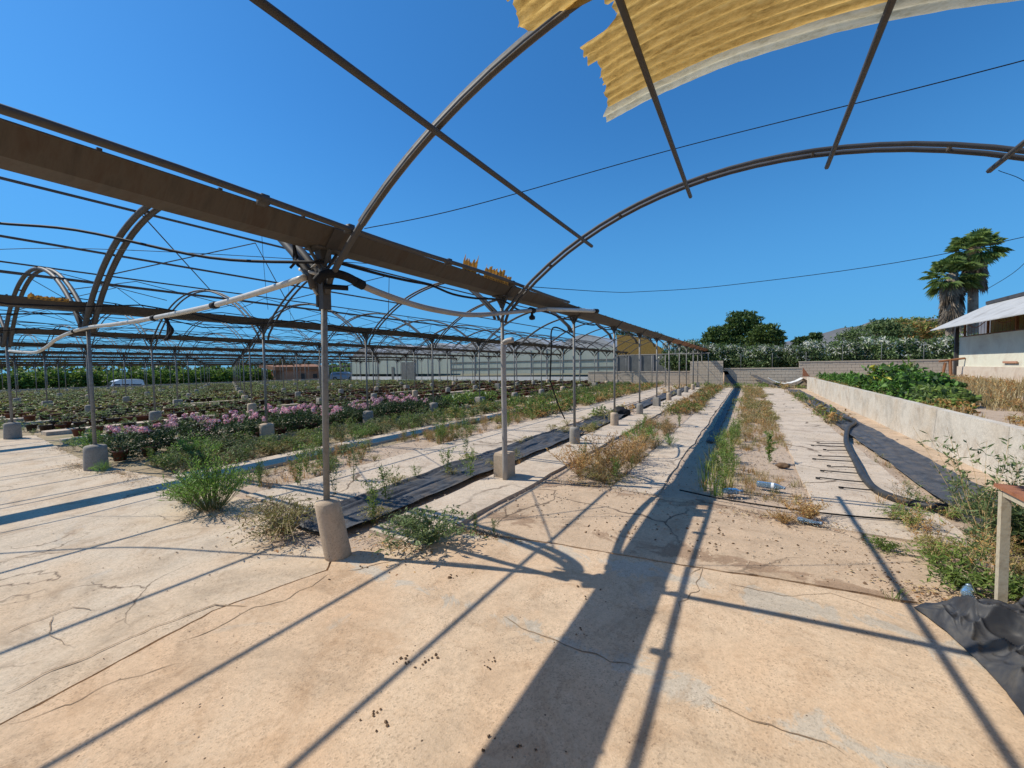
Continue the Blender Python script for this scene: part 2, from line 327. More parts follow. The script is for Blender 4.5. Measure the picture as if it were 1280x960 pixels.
# ---------------------------------------------------------------- mesh builder
class MB:
    def __init__(s):
        s.v, s.f, s.mi, s.sm = [], [], [], []
        s.mats = []
        s.cur = 0
        s.smooth = False
    def mat(s, name, smooth=None):
        if name not in s.mats:
            s.mats.append(name)
        s.cur = s.mats.index(name)
        if smooth is not None:
            s.smooth = smooth
        return s
    def add(s, verts, faces):
        o = len(s.v)
        s.v.extend([tuple(p) for p in verts])
        for f in faces:
            s.f.append(tuple(i + o for i in f))
            s.mi.append(s.cur); s.sm.append(s.smooth)
    def box(s, c, d, rz=0.0, M=None):
        hx, hy, hz = d[0] / 2, d[1] / 2, d[2] / 2
        vs = [Vector((x, y, z)) for z in (-hz, hz) for x, y in ((-hx, -hy), (hx, -hy), (hx, hy), (-hx, hy))]
        if M is not None:
            vs = [M @ v for v in vs]
        elif rz:
            q = Matrix.Rotation(rz, 3, 'Z'); vs = [q @ v for v in vs]
        vs = [v + Vector(c) for v in vs]
        s.add(vs, [(3, 2, 1, 0), (4, 5, 6, 7), (0, 1, 5, 4), (1, 2, 6, 5), (2, 3, 7, 6), (3, 0, 4, 7)])
    def tube(s, pts, r, n=8, cap=True, r2=None, flat=1.0, up=None):
        pts = [Vector(p) for p in pts]
        N = len(pts)
        rings = []
        prev = None
        for i, p in enumerate(pts):
            t = (pts[min(i + 1, N - 1)] - pts[max(i - 1, 0)])
            if t.length < 1e-9: t = Vector((0, 0, 1))
            t.normalize()
            if prev is None:
                a = Vector(up) if up else (Vector((0, 0, 1)) if abs(t.z) < 0.9 else Vector((1, 0, 0)))
            else:
                a = prev
            a = (a - t * a.dot(t))
            if a.length < 1e-6: a = Vector((1, 0, 0)) - t * t.x
            a.normalize(); prev = a
            b_ = t.cross(a)
            rr = r if r2 is None else r + (r2 - r) * i / max(1, N - 1)
            if isinstance(r, (list, tuple)): rr = r[i]
            rings.append([p + a * math.cos(2 * math.pi * (k + .5) / n) * rr + b_ * math.sin(2 * math.pi * (k + .5) / n) * rr * flat for k in range(n)])
        vs = [v for g in rings for v in g]
        fs = []
        for i in range(N - 1):
            for k in range(n):
                k2 = (k + 1) % n
                fs.append((i * n + k, i * n + k2, (i + 1) * n + k2, (i + 1) * n + k))
        if cap and n > 2:
            fs.append(tuple(range(n - 1, -1, -1))); fs.append(tuple((N - 1) * n + k for k in range(n)))
        s.add(vs, fs)
    def lathe(s, prof, n=16, c=(0, 0, 0), shear=(0, 0), wob=0.0, rn=None):
        vs, fs = [], []
        for r, z in prof:
            for k in range(n):
                a = 2 * math.pi * k / n
                w = 1 + (rn.uniform(-wob, wob) if rn else 0)
                vs.append((c[0] + r * w * math.cos(a) + shear[0] * z, c[1] + r * w * math.sin(a) + shear[1] * z, c[2] + z))
        for i in range(len(prof) - 1):
            for k in range(n):
                k2 = (k + 1) % n
                fs.append((i * n + k, i * n + k2, (i + 1) * n + k2, (i + 1) * n + k))
        fs.append(tuple(range(n - 1, -1, -1))); fs.append(tuple((len(prof) - 1) * n + k for k in range(n)))
        s.add(vs, fs)
    def extrude(s, prof, path, closed=True):
        """profile points are (x, z) offsets, path along Y as [(x, y, z)]"""
        n = len(prof); vs = []
        for x, y, z in path:
            vs += [(x + a, y, z + c_) for a, c_ in prof]
        fs = []
        for i in range(len(path) - 1):
            for k in range(n if closed else n - 1):
                k2 = (k + 1) % n
                fs.append((i * n + k, (i + 1) * n + k, (i + 1) * n + k2, i * n + k2))
        if closed:
            fs.append(tuple(range(n))); fs.append(tuple((len(path) - 1) * n + k for k in range(n - 1, -1, -1)))
        s.add(vs, fs)
    def leaf(s, p, d, L, w, nrm=None, bend=0.0):
        """one pointed leaf from p along d"""
        d = Vector(d).normalized(); p = Vector(p)
        nv = Vector(nrm) if nrm is not None else Vector((0, 0, 1))
        sd = d.cross(nv)
        if sd.length < 1e-4: sd = d.cross(Vector((1, 0, 0)))
        sd.normalize(); up = sd.cross(d)
        m1 = p + d * L * .45 + up * bend * L * .3
        tip = p + d * L - up * bend * L * .4
        s.add([p, m1 + sd * w / 2, tip, m1 - sd * w / 2], [(0, 1, 2, 3)])
    def blade(s, p, d, L, w, curve=0.4, rn=rnd):
        p = Vector(p); d = Vector(d).normalized()
        h = Vector((d.x, d.y, 0))
        sd = Vector((-d.y, d.x, 0))
        if sd.length < 1e-3: sd = Vector((1, 0, 0))
        sd.normalize()
        m_ = p + d * L * .55
        tip = p + d * L + h * curve * L - Vector((0, 0, curve * L * .35))
        s.add([p - sd * w / 2, p + sd * w / 2, m_ + sd * w * .4, m_ - sd * w * .4, tip], [(0, 1, 2, 3), (3, 2, 4)])
    def mesh(s, name):
        me = bpy.data.meshes.new(name)
        me.from_pydata(s.v, [], s.f)
        for mn in s.mats:
            me.materials.append(MATS[mn])
        me.polygons.foreach_set('material_index', s.mi)
        me.polygons.foreach_set('use_smooth', s.sm)
        me.update()
        return me

def link(name, me, parent=None, loc=None, rz=None, scl=None):
    o = bpy.data.objects.new(name, me)
    COL.objects.link(o)
    if loc is not None: o.location = loc
    if rz is not None: o.rotation_euler = (0, 0, rz)
    if scl is not None: o.scale = scl if isinstance(scl, (tuple, list)) else (scl, scl, scl)
    if parent is not None: o.parent = parent
    return o

def tag(o, label, cat, group=None, kind=None):
    o['label'] = label; o['category'] = cat
    if group: o['group'] = group
    if kind: o['kind'] = kind
    return o

def thing(name, label, cat, loc=(0, 0, 0), rz=0.0, group=None, scl=None):
    o = link(name, None, None, loc, rz, scl)
    return tag(o, label, cat, group)

def struct(name, mb):
    o = link(name, mb.mesh(name)); o['kind'] = 'structure'
    return o

def stuff(name, me, label, cat, loc=None):
    o = link(name, me, None, loc)
    return tag(o, label, cat, None, 'stuff')

_U = ['', 'first', 'second', 'third', 'fourth', 'fifth', 'sixth', 'seventh', 'eighth', 'ninth', 'tenth', 'eleventh', 'twelfth', 'thirteenth', 'fourteenth', 'fifteenth', 'sixteenth', 'seventeenth', 'eighteenth', 'nineteenth']
def ordw(n):
    if n > 49: return 'far'
    if n < 20: return _U[n]
    t = {2: 'twent', 3: 'thirt', 4: 'fort'}[n // 10]
    return t + 'ieth' if n % 10 == 0 else t + 'y-' + _U[n % 10]
ORD = ['nearest', 'second', 'third', 'fourth', 'fifth', 'sixth', 'seventh', 'eighth', 'ninth', 'tenth', 'eleventh', 'twelfth', 'thirteenth', 'fourteenth', 'fifteenth', 'sixteenth']

# ---------------------------------------------------------------- measured layout
AX, Y1, SP, WD, GZ = -3.06, 2.105, 2.764, 6.3, 2.60     # first post row, first bay, bay, span, gutter height
def fall(x):                                               # the ground falls gently away to the left
    return -0.007 * max(0.0, -x - 15)
def fz(x, y):
    return fall(x)

# ================================================================ GROUND
def sheet(name, outline, z, mat, thick=0.05, step=0.06, jitter=0.015, seed=1, bumpy=0.0):
    """a cast slab: ragged outline, real thickness; interior is filled by the n-gon, rim subdivided"""
    rn = random.Random(seed)
    pts = []
    for i, (x, y) in enumerate(outline):
        x2, y2 = outline[(i + 1) % len(outline)]
        L = math.hypot(x2 - x, y2 - y); k = max(1, int(L / step))
        k = min(k, 120)
        for j in range(k):
            t = j / k
            a, b_ = x + (x2 - x) * t, y + (y2 - y) * t
            q = noise.noise(Vector((a * 1.3, b_ * 1.3, 3))) * .05 + noise.noise(Vector((a * 6, b_ * 6, 3))) * .018 + noise.noise(Vector((a * 19, b_ * 19, 3))) * .008
            q2 = noise.noise(Vector((a * 5, b_ * 5, 8))) * .018 + noise.noise(Vector((a * 17, b_ * 17, 9))) * .008
            pts.append((a + q + rn.uniform(-jitter, jitter) * .25, b_ + q2 + rn.uniform(-jitter, jitter) * .25))
    bm = bmesh.new()
    top = [bm.verts.new((x, y, z)) for x, y in pts]
    f = bm.faces.new(top)
    r = bmesh.ops.extrude_face_region(bm, geom=[f])
    for e in r['geom']:
        if isinstance(e, bmesh.types.BMVert): e.co.z = z - thick
    bmesh.ops.recalc_face_normals(bm, faces=bm.faces[:])
    bmesh.ops.triangulate(bm, faces=[f_ for f_ in bm.faces if len(f_.verts) > 4])
    me = bpy.data.meshes.new(name); bm.to_mesh(me); bm.free()
    me.materials.append(MATS[mat])
    o = link(name, me); o['kind'] = 'structure'
    return o

# the land: one sheet to the horizon, with the sunken road at far left and the raised bed at right
mb = MB(); mb.mat('far_ground', True)
xs = [-3000, -900, -300, -150, -90, -72, -64.5, -63, -62.3, -62, -50, -40, -30, -22, -15, -8, -3, 3.5, 30, 80, 300, 900, 3000]
ys = [-3000, -500, -60, -10, 2, 12, 24, 36, 60, 120, 300, 900, 3000]
def lz(x, y):
    z = -0.06 + fall(max(x, -62.3))
    if x < -63.5: z = -1.15
    return z
vs = [(x, y, lz(x, y)) for y in ys for x in xs]
fs = [(j * len(xs) + i, j * len(xs) + i + 1, (j + 1) * len(xs) + i + 1, (j + 1) * len(xs) + i) for j in range(len(ys) - 1) for i in range(len(xs) - 1)]
mb.add(vs, fs); struct('land', mb)

# nursery soil, gently uneven
mb = MB(); mb.mat('field_ground', True)
nx, ny = 90, 60
X0, X1, Y0_, Y1_ = -61.8, -6.5, 1.9, 41
vs = []
for j in range(ny + 1):
    for i in range(nx + 1):
        x = X0 + (X1 - X0) * i / nx; y = Y0_ + (Y1_ - Y0_) * j / ny
        vs.append((x, y, fall(x) - 0.035 + 0.03 * noise.noise(Vector((x, y, 0))) ))
mb.add(vs, [(j * (nx + 1) + i, j * (nx + 1) + i + 1, (j + 1) * (nx + 1) + i + 1, (j + 1) * (nx + 1) + i) for j in range(ny) for i in range(nx)])
struct('field_soil', mb)
# gravelly dirt between the concrete strips
mb = MB(); mb.mat('soil', True)
nx, ny = 90, 160
X0, X1, Y0_, Y1_ = -6.6, 3.0, 1.6, 36
vs = []
for j in range(ny + 1):
    for i in range(nx + 1):
        x = X0 + (X1 - X0) * i / nx; y = Y0_ + (Y1_ - Y0_) * (j / ny) ** 1.4
        vs.append((x, y, -0.028 + 0.016 * noise.noise(Vector((x * 2.5, y * 2.5, 3))) + 0.006 * noise.noise(Vector((x * 11, y * 11, 3)))))
mb.add(vs, [(j * (nx + 1) + i, j * (nx + 1) + i + 1, (j + 1) * (nx + 1) + i + 1, (j + 1) * (nx + 1) + i) for j in range(ny) for i in range(nx)])
struct('dirt_ground', mb)

# slabs
sheet('concrete_slab', [(-2.93, -5), (6, -5), (6, 3.62), (1.25, 3.60), (0.9, 3.53), (0.32, 3.49), (-0.35, 3.36), (-1.43, 3.22), (-2.3, 3.02), (-2.75, 2.6), (-3.02, 2.1), (-2.86, 1.9), (-3.08, 1.2), (-2.9, 0.3)], 0.0, 'slab_near', seed=3, jitter=0.008)
sheet('concrete_slab', [(-16, -5), (-2.955, -5), (-2.923, 0.3), (-3.104, 1.2), (-2.884, 1.9), (-3.044, 2.1), (-3.3, 2.15), (-3.7, 1.95), (-4.1, 2.05), (-4.4, 2.55), (-5.6, 2.5), (-6.6, 2.6), (-8.0, 2.35), (-10.5, 2.2), (-16, 2.5)], -0.004, 'slab_left', seed=5)
sheet('concrete_slab', [(-2.42, 3.08), (-1.43, 3.27), (-0.35, 3.41), (0.32, 3.54), (0.9, 3.6), (1.3, 3.66), (1.35, 4.2), (1.1, 4.75), (0.4, 5.0), (-0.4, 5.2), (-1.0, 5.0), (-2.0, 4.95), (-2.48, 5.0)], -0.012, 'slab_mid', seed=7)
# lengthwise strips
def strip(x0, x1, y0, y1, z, mat, seed, bays=6, gap=0.012):
    for k in range(bays):
        a = y0 + (y1 - y0) * k / bays; b_ = y0 + (y1 - y0) * (k + 1) / bays - gap
        sheet('concrete_strip', [(x0, a), (x1, a), (x1, b_), (x0, b_)], z + 0.001 * (k % 3), mat, seed=seed + k, jitter=0.008, step=0.3)
strip(0.62, 1.72, 4.85, 31.6, -0.006, 'path_concrete', 20, 8)
strip(-1.55, -0.98, 5.1, 31.0, -0.008, 'path_concrete', 30, 7)
strip(-3.24, -2.52, 2.6, 31.5, 0.012, 'path_concrete', 40, 8)
strip(-5.55, -4.25, 2.6, 31.0, -0.006, 'path_concrete', 50, 6)
strip(-7.55, -6.85, 2.5, 31.0, 0.02, 'path_concrete', 60, 6)
strip(2.40, 2.88, 4.6, 30.5, -0.006, 'slab_mid', 70, 6)
mb = MB(); mb.mat('path_concrete')
for r in range(1, 9):
    x0 = AX - WD * r
    for dx in (-2.0, -4.3, -0.35):
        w = 0.32 if dx != -0.35 else 0.5
        xx = x0 + dx
        nseg = 10
        mb.extrude([(-w / 2, -.05), (w / 2, -.05), (w / 2, .09), (-w / 2, .09)], [(xx + 0.03 * math.sin(k * 1.7 + r), 2.9 + .5 * math.sin(r * 2 + dx) + 33.0 * k / nseg, fall(xx) - 0.02) for k in range(nseg + 1)])
struct('field_kerbs', mb)

def crack(pts, w=.007):
    rn = random.Random(int(pts[0][0] * 100)); out = []
    for (x0, y0), (x1, y1) in zip(pts, pts[1:]):
        L = math.hypot(x1 - x0, y1 - y0); k = max(2, int(L / .035))
        for j in range(k):
            t = j / k; d = .02
            x = x0 + (x1 - x0) * t; y = y0 + (y1 - y0) * t
            out.append((x + d * noise.noise(Vector((x * 9, y * 9, 1))) * 1.6 + rn.uniform(-.004, .004), y + d * noise.noise(Vector((x * 9, y * 9, 7))) * 1.6 + rn.uniform(-.004, .004)))
    vs = []; n_ = len(out)
    for i in range(n_):
        a, b_ = out[max(0, i - 1)], out[min(n_ - 1, i + 1)]
        dx, dy = b_[0] - a[0], b_[1] - a[1]; L = math.hypot(dx, dy) or 1
        ww = w * (.35 + .9 * abs(noise.noise(Vector((out[i][0] * 7, out[i][1] * 7, 5))))) * min(1, i / 3 + .1, (n_ - 1 - i) / 3 + .1)
        vs += [(out[i][0] - dy / L * ww, out[i][1] + dx / L * ww, .0025), (out[i][0] + dy / L * ww, out[i][1] - dx / L * ww, .0025)]
    return vs, [(2 * i, 2 * i + 1, 2 * i + 3, 2 * i + 2) for i in range(n_ - 1)]
mb = MB(); mb.mat('dirt_joint')
CR = [(0.008, [(-3.2, 0.33), (-3.21, 0.51), (-3.19, 0.68), (-3.18, 0.96), (-3.13, 1.23), (-2.88, 1.37)]), (0.006, [(-2.88, 0.96), (-2.84, 1.11), (-2.86, 1.33), (-2.76, 1.49), (-2.78, 1.74), (-2.83, 1.93)]), (0.006, [(-3.92, 0.42), (-3.96, 0.63), (-3.95, 0.75), (-3.69, 0.83)]), (0.005, [(-5.53, 0.63), (-5.26, 0.95), (-5.15, 1.35), (-4.97, 1.53)]), (0.004, [(-3.94, 0.64), (-3.65, 0.58), (-3.35, 0.64)]), (0.007, [(-1.37, 2.11), (-1.13, 2.05), (-0.93, 2.06), (-0.64, 2.05), (-0.49, 2.11)]), (0.005, [(-0.18, 2.07), (0.05, 2.02), (0.28, 2.04), (0.4, 2.0)]), (0.005, [(-0.38, 3.24), (-0.3, 3.42), (-0.32, 2.98), (-0.4, 2.82), (-0.36, 2.66)]), (0.004, [(-2.9, 0.3), (-2.8, 0.5), (-2.8, 0.67), (-2.64, 0.92)]), (0.004, [(-2.55, 3.54), (-1.66, 3.71), (-1.32, 4.21), (-0.73, 4.16)]), (0.005, [(-0.41, 4.7), (0.03, 4.69), (0.51, 4.83), (0.98, 4.82)]), (0.0035, [(-0.15, 3.24), (0.21, 3.24), (0.5, 3.44), (0.77, 3.35)]), (0.006, [(-2.74, 1.96), (-2.5, 2.32), (-2.14, 2.51)])]
for w_, c_ in CR:
    mb.add(*crack(c_, w_))
struct('slab_cracks', mb)

# raised bed behind the retaining wall, rising to the right
mb = MB(); mb.mat('soil', True)
nx, ny = 50, 70
vs = []
for j in range(ny + 1):
    for i in range(nx + 1):
        x = 2.96 + 12.0 * i / nx; y = -3 + 39.0 * j / ny
        z = 0.55 + 0.02 * (x - 3) + 0.08 * noise.noise(Vector((x * .9, y * .9, 9))) + (0.02 * noise.noise(Vector((x * 5, y * 5, 9))))
        vs.append((x, y, z))
mb.add(vs, [(j * (nx + 1) + i, j * (nx + 1) + i + 1, (j + 1) * (nx + 1) + i + 1, (j + 1) * (nx + 1) + i) for j in range(ny) for i in range(nx)])
struct('raised_bed_soil', mb)

# ================================================================ RETAINING WALL (right)
w = thing('retaining_wall', 'long low pale concrete wall along the right edge of the path', 'wall', (2.95, 17, 0))
for k in range(-2, 9):
    a = 5.0 + k * 2.7; b_ = min(a + 2.694, 29.1)
    mb = MB(); mb.mat('wall_concrete')
    n_ = 6
    mb.extrude([(-.07, -.1), (.07, -.1), (.065, .73), (-.065, .73)],
               [(0.012 * noise.noise(Vector((a + j, 1, 1))), a + (b_ - a) * j / n_ - 17, 0.008 * noise.noise(Vector((a + j, 5, 1)))) for j in range(n_ + 1)])
    link('wall_panel', mb.mesh('wall_panel'), w)

# back walls
def block_wall(name, label, x0, x1, y, h, z0=0.0, cap=True, bl=0.4, bh=0.2):
    w = thing(name, label, 'wall', ((x0 + x1) / 2, y, z0))
    cx = (x0 + x1) / 2
    rows = int(round(h / bh))
    meshes = {}
    rn = random.Random(int(y * 10 + x0))
    for r in range(rows):
        xx = x0 - (bl / 2 if r % 2 else 0)
        while xx < x1 - 0.01:
            a, b_ = max(xx, x0), min(xx + bl, x1)
            if b_ - a > 0.05:
                key = round(b_ - a, 2)
                if key not in meshes:
                    q = MB(); q.mat('block_wall'); q.box((0, 0, 0), (key - .012, .2, bh - .012)); meshes[key] = q.mesh('block')
                link('block', meshes[key], w, ((a + b_) / 2 - cx, rn.uniform(-.006, .006), bh * (r + .5)))
            xx += bl
    q = MB(); q.mat('block_wall'); q.box((0, .005, h / 2), (x1 - x0 - .03, .15, h - .02)); link('mortar_core', q.mesh('mortar_core'), w)
    if cap:
        q = MB(); q.mat('block_wall'); q.box((0, 0, h + .035), (x1 - x0 + .04, .26, .07)); link('coping', q.mesh('coping'), w)
block_wall('block_wall', 'short taller wall of grey blocks behind the last posts of the nearest row', -3.8, -1.65, 32.0, 1.8, cap=False)
block_wall('block_wall', 'low grey block wall closing the far end of the concrete path', -1.6, 2.9, 32.3, 1.2)
block_wall('block_wall', 'long grey wall on the right below the white flowering hedge', 2.9, 13.5, 34.0, 1.6)
block_wall('block_wall', 'low brown block wall left of the taller panel at the far end', -12.0, -3.9, 33.0, 1.0)

# ================================================================ GREENHOUSE FRAME
def post_mesh():
    q = MB(); q.mat('galvanised', True); q.tube([(0, 0, 0.2), (0, 0, GZ - 0.04)], 0.026, 10)
    return q.mesh('pipe')
def bracket_mesh(sleeve):
    q = MB(); q.mat('arch_steel', False)
    q.box((0, 0, GZ - 0.05), (0.07, 0.10, 0.09))
    for sgn in (-1, 1):
        q.tube([(0, 0.0, GZ - 0.16), (sgn * 0.09, 0.0, GZ - 0.012)], 0.018, 6)
        q.tube([(0, sgn * 0.03, GZ - 0.16), (0, sgn * 0.13, GZ - 0.012)], 0.014, 6)
    q.box((0, 0, GZ - 0.008), (0.19, 0.22, 0.012))
    if sleeve:
        q.box((0, 0, GZ - 0.33), (0.062, 0.075, 0.34)); q.box((-0.045, 0, GZ - 0.33), (0.02, 0.09, 0.30))
    return q.mesh('bracket')
PIPE = post_mesh(); BR1 = bracket_mesh(True); BR2 = bracket_mesh(False)
def footing(kind, h, seed, tilt=(0, 0), mat='footing_concrete'):
    rn = random.Random(seed)
    q = MB(); q.mat(mat, kind == 'round')
    if kind == 'round':
        q.lathe([(.106, -0.04), (.108, .03), (.106, h * .4), (.103, h * .8), (.101, h - .02), (.085, h), (.03, h + .012)], 20, shear=tilt, wob=0.012, rn=rn)
    else:
        s_ = .115
        pr = [(-s_, -s_), (s_, -s_), (s_, s_), (-s_, s_)]
        vs = [(x + tilt[0] * z, y + tilt[1] * z, z) for z, g in ((-0.04, 1.0), (h * .9, .97), (h, .88)) for x, y in [(a * g, b_ * g) for a, b_ in pr]]
        fs = [(3, 2, 1, 0), (8, 9, 10, 11)]
        for i in range(2):
            for k in range(4):
                fs.append((i * 4 + k, i * 4 + (k + 1) % 4, i * 4 + 4 + (k + 1) % 4, i * 4 + 4 + k))
        q.add(vs, fs)
    return q.mesh('footing')
F_LEAN = footing('round', 0.47, 1, (-0.21, -0.05))
_q = MB(); _q.mat('galvanised', True); _q.tube([(-.05, -.02, .2), (0, 0, GZ - .04)], .026, 10); PIPE_LEAN = _q.mesh('pipe')
F_SQ = footing('square', 0.36, 2)
F_R = [footing('round', 0.34, 3 + k, (0.02 * k - .02, 0), 'footing_grey' if k else 'footing_concrete') for k in range(3)]
F_S2 = footing('square', 0.34, 9, mat='footing_grey')
NP = {0: 15}
ROWS = 10
ROWNAME = ['nearest row beside the path', 'second row behind the pink flowers', 'third row from the path', 'fourth row from the path', 'fifth row from the path',
           'sixth row from the path', 'seventh row from the path', 'eighth row from the path', 'ninth row from the path', 'farthest row on the left']
def rowx(r): return AX - WD * r
for r in range(ROWS):
    x = rowx(r); g = fall(x)
    cnt = 14 if r == 0 else 13
    for i in range(-1 if r == 0 else 0, cnt):
        y = Y1 + SP * i
        if i < 0: y = Y1 + SP * -2
        sx = rnd.uniform(-.02, .02)
        if i == 0 and r == 0: lab = 'grey steel post rising from a leaning cracked concrete stub, closest to the camera'
        elif i == 1 and r == 0: lab = 'grey steel post on a square concrete block beside the bent grey standpipe'
        elif i < 0: lab = 'grey steel post holding the big gutter behind the camera on the left'
        else: lab = 'thin grey greenhouse post, %s along the %s' % (ORD[i], ROWNAME[r])
        p = thing('greenhouse_post', lab, 'post', (x + sx, y, g), rnd.uniform(-.2, .2) if i > 1 else 0, 'greenhouse posts')
        link('pipe', PIPE_LEAN if (r == 0 and i == 0) else PIPE, p)
        link('bracket', BR1 if (r == 0 and i in (0,)) else BR2, p)
        f_ = F_LEAN if (r == 0 and i == 0) else F_SQ if (r == 0 and i == 1) else (F_S2 if (r + i) % 5 == 0 else F_R[(r + i * 2) % 3])
        link('footing', f_, p, (0.05, 0.01, 0) if f_ is F_LEAN else (0, 0, 0), None, (1.4, 1.4, 1.15) if r > 0 else 1)

# gutters -- open channel sections
def gutter_mesh(L, mat):
    q = MB(); q.mat(mat)
    out = [(-.215, .125), (-.20, .125), (-.09, 0.006), (.09, 0.006), (.20, .125), (.215, .125), (.215, .118), (.204, .116), (.094, 0), (-.094, 0), (-.204, .116), (-.215, .118)]
    q.extrude(out, [(0, 0, 0), (0, L, 0)])
    q.box((.152, .03, .074), (.012, .03, .014)); q.box((.152, L - .03, .074), (.012, .03, .014))
    for k in range(5): q.box((.207, .3 + k * (L - .6) / 4, .131), (.02, .02, .012))
    return q.mesh('gutter_section')
GA = gutter_mesh(SP - .004, 'gutter_steel'); GB = gutter_mesh(SP - .004, 'gutter_dark'); GR = gutter_mesh(SP - .004, 'rusty_steel')
mb = MB(); mb.mat('gutter_dark'); mb.extrude([(-.222, .133), (-.21, .133), (-.098, -.004), (.098, -.004), (.21, .133), (.222, .133), (.222, .112), (.1, -.012), (-.1, -.012), (-.222, .112)], [(0, -.05, 0), (0, .05, 0)])
GJ = mb.mesh('joint_collar')
for r in range(ROWS):
    x = rowx(r); g = fall(x)
    gt = thing('roof_gutter', ['wide brown metal rain gutter overhead on the nearest post row, running off the left edge', 'dark rain gutter over the second post row'][r] if r < 2 else 'dark rain gutter seen edge-on over the %s' % ROWNAME[r], 'gutter', (x, 0, g + GZ), 0, 'rain gutters')
    cnt = 14 if r == 0 else 12
    for i in range(-2 if r else -3, cnt):
        if r == 0 and i >= 12: break
        me = (GR if i >= 6 else GA) if r == 0 else GB
        link('gutter_section', me, gt, (rnd.uniform(-.003, .003), Y1 + SP * i, 0))
        link('joint_collar', GJ, gt, (0, Y1 + SP * i, 0))

# arches -- two bent tubes
ARC_R, APEX = 4.2, 3.68
def arch_z(dx): return APEX - (ARC_R - math.sqrt(max(0, ARC_R ** 2 - dx * dx)))
def arch_pts(dy, half=3.02, n=26, lift=0.0):
    return [(half * (-1 + 2 * k / n), dy, arch_z(half * (-1 + 2 * k / n)) + lift) for k in range(n + 1)]
def arch_tube(dy, r, mat, n=26):
    q = MB(); q.mat(mat, True)
    ps = arch_pts(dy, n=n)
    ps = [(-3.07, dy, ps[0][2] - .12)] + ps + [(3.07, dy, ps[-1][2] - .12)]
    q.tube(ps, r, 8, up=(0, 1, 0)); return q.mesh('arch_tube')
AT = [arch_tube(-.055, .021, 'arch_steel'), arch_tube(.055, .021, 'arch_steel')]
ATL = [arch_tube(-.06, .016, 'arch_steel', 14), arch_tube(.06, .016, 'arch_steel', 14)]
ATW = [arch_tube(-.05, .036, 'arch_steel'), arch_tube(.05, .036, 'arch_steel')]
AT1 = arch_tube(0, .026, 'arch_steel')
q = MB(); q.mat('arch_steel')
for k in range(3, 24, 4):
    x_, _, z_ = arch_pts(0)[k]; q.box((x_, 0, z_), (.02, .11, .03))
ASP = q.mesh('arch_spacers')
def nave_center(r): return AX - WD * r - WD / 2
NAVE = ['first bay behind the big gutter', 'second bay to the left', 'third bay to the left', 'fourth bay to the left', 'fifth bay to the left', 'sixth bay to the left', 'seventh bay to the left', 'eighth bay to the left', 'ninth bay to the left']
# the vault over the camera
cx = AX + WD / 2 - .06
a1 = thing('roof_arch', 'single curved steel roof arch nearly overhead, closest to the camera', 'arch', (cx, Y1, -.05), 0, 'roof arches')
link('arch_tube', AT1, a1)
q = MB(); q.mat('galvanised'); ps = arch_pts(0, 3.02, 60)
q.tube([(p[0], p[1], p[2] + .004) for p in ps[4:22]], .032, 4, up=(0, 1, 0)); link('sleeve', q.mesh('sleeve'), a1)
a2 = thing('roof_arch', 'twin-tube roof arch standing free against the sky above the path', 'arch', (cx, Y1 + SP, -.05), 0, 'roof arches')
for t_ in AT: link('arch_tube', t_, a2)
link('arch_spacers', ASP, a2)
a0 = thing('roof_arch', 'curved roof arch behind the camera under the yellow sheet', 'arch', (cx, Y1 - SP * 1.5, -.05), 0, 'roof arches')
link('arch_tube', AT1, a0)
for r in range(ROWS - 1):
    c_ = nave_center(r)
    for i in range(0, 13):
        y = Y1 + SP * i
        lab = ('broad pale metal arch, first one of the %s' if i == 0 else 'slim curved roof arch, ' + ORD[i] + ' one of the %s') % NAVE[r]
        a = thing('roof_arch', lab, 'arch', (c_, y, fall(c_)), 0, 'roof arches')
        if i == 0 and r < 3:
            for t_ in ATW: link('arch_tube', t_, a)
            link('arch_spacers', ASP, a)
        else:
            for t_ in (AT if r < 2 else ATL): link('arch_tube', t_, a)
# purlins
def purlin(xc, off, y0, y1, r_, lab, g, sag=0.0):
    z = arch_z(off) + .035
    q = MB(); q.mat('arch_steel', True)
    n_ = 8
    q.tube([(0, y - y0, sag * math.sin((y - y0) * 1.3)) for y in [y0 + (y1 - y0) * k / n_ for k in range(n_ + 1)]], r_, 6)
    o = link('roof_purlin', q.mesh('roof_purlin'), None, (xc + off, y0, z + g))
    return tag(o, lab, 'purlin', 'roof purlins')
SIDE = ['left low', 'left upper', 'right upper', 'right low']
for k, off in enumerate((-1.8, -0.62, 0.62, 1.72)):
    purlin(cx, off - .02, -3.6, 5.08, .021, ['steel roof rail crossing the upper left sky to the free arch', 'steel roof rail under the ragged left end of the yellow sheet', 'steel roof rail under the middle of the yellow sheet, right of centre', 'steel roof rail whose cut end shows at the right edge beneath the arch'][k], -.15)
for r in range(ROWS - 1):
    c_ = nave_center(r)
    for k, off in enumerate((-1.8, -0.62, 0.62, 1.8)):
        purlin(c_, off, -3.4, Y1 + SP * 12 + .1, .017 if r < 2 else .013, 'thin roof rail, %s over the %s' % (['leftmost', 'left middle', 'right middle', 'rightmost'][k], NAVE[r]), fall(c_), 0.01)
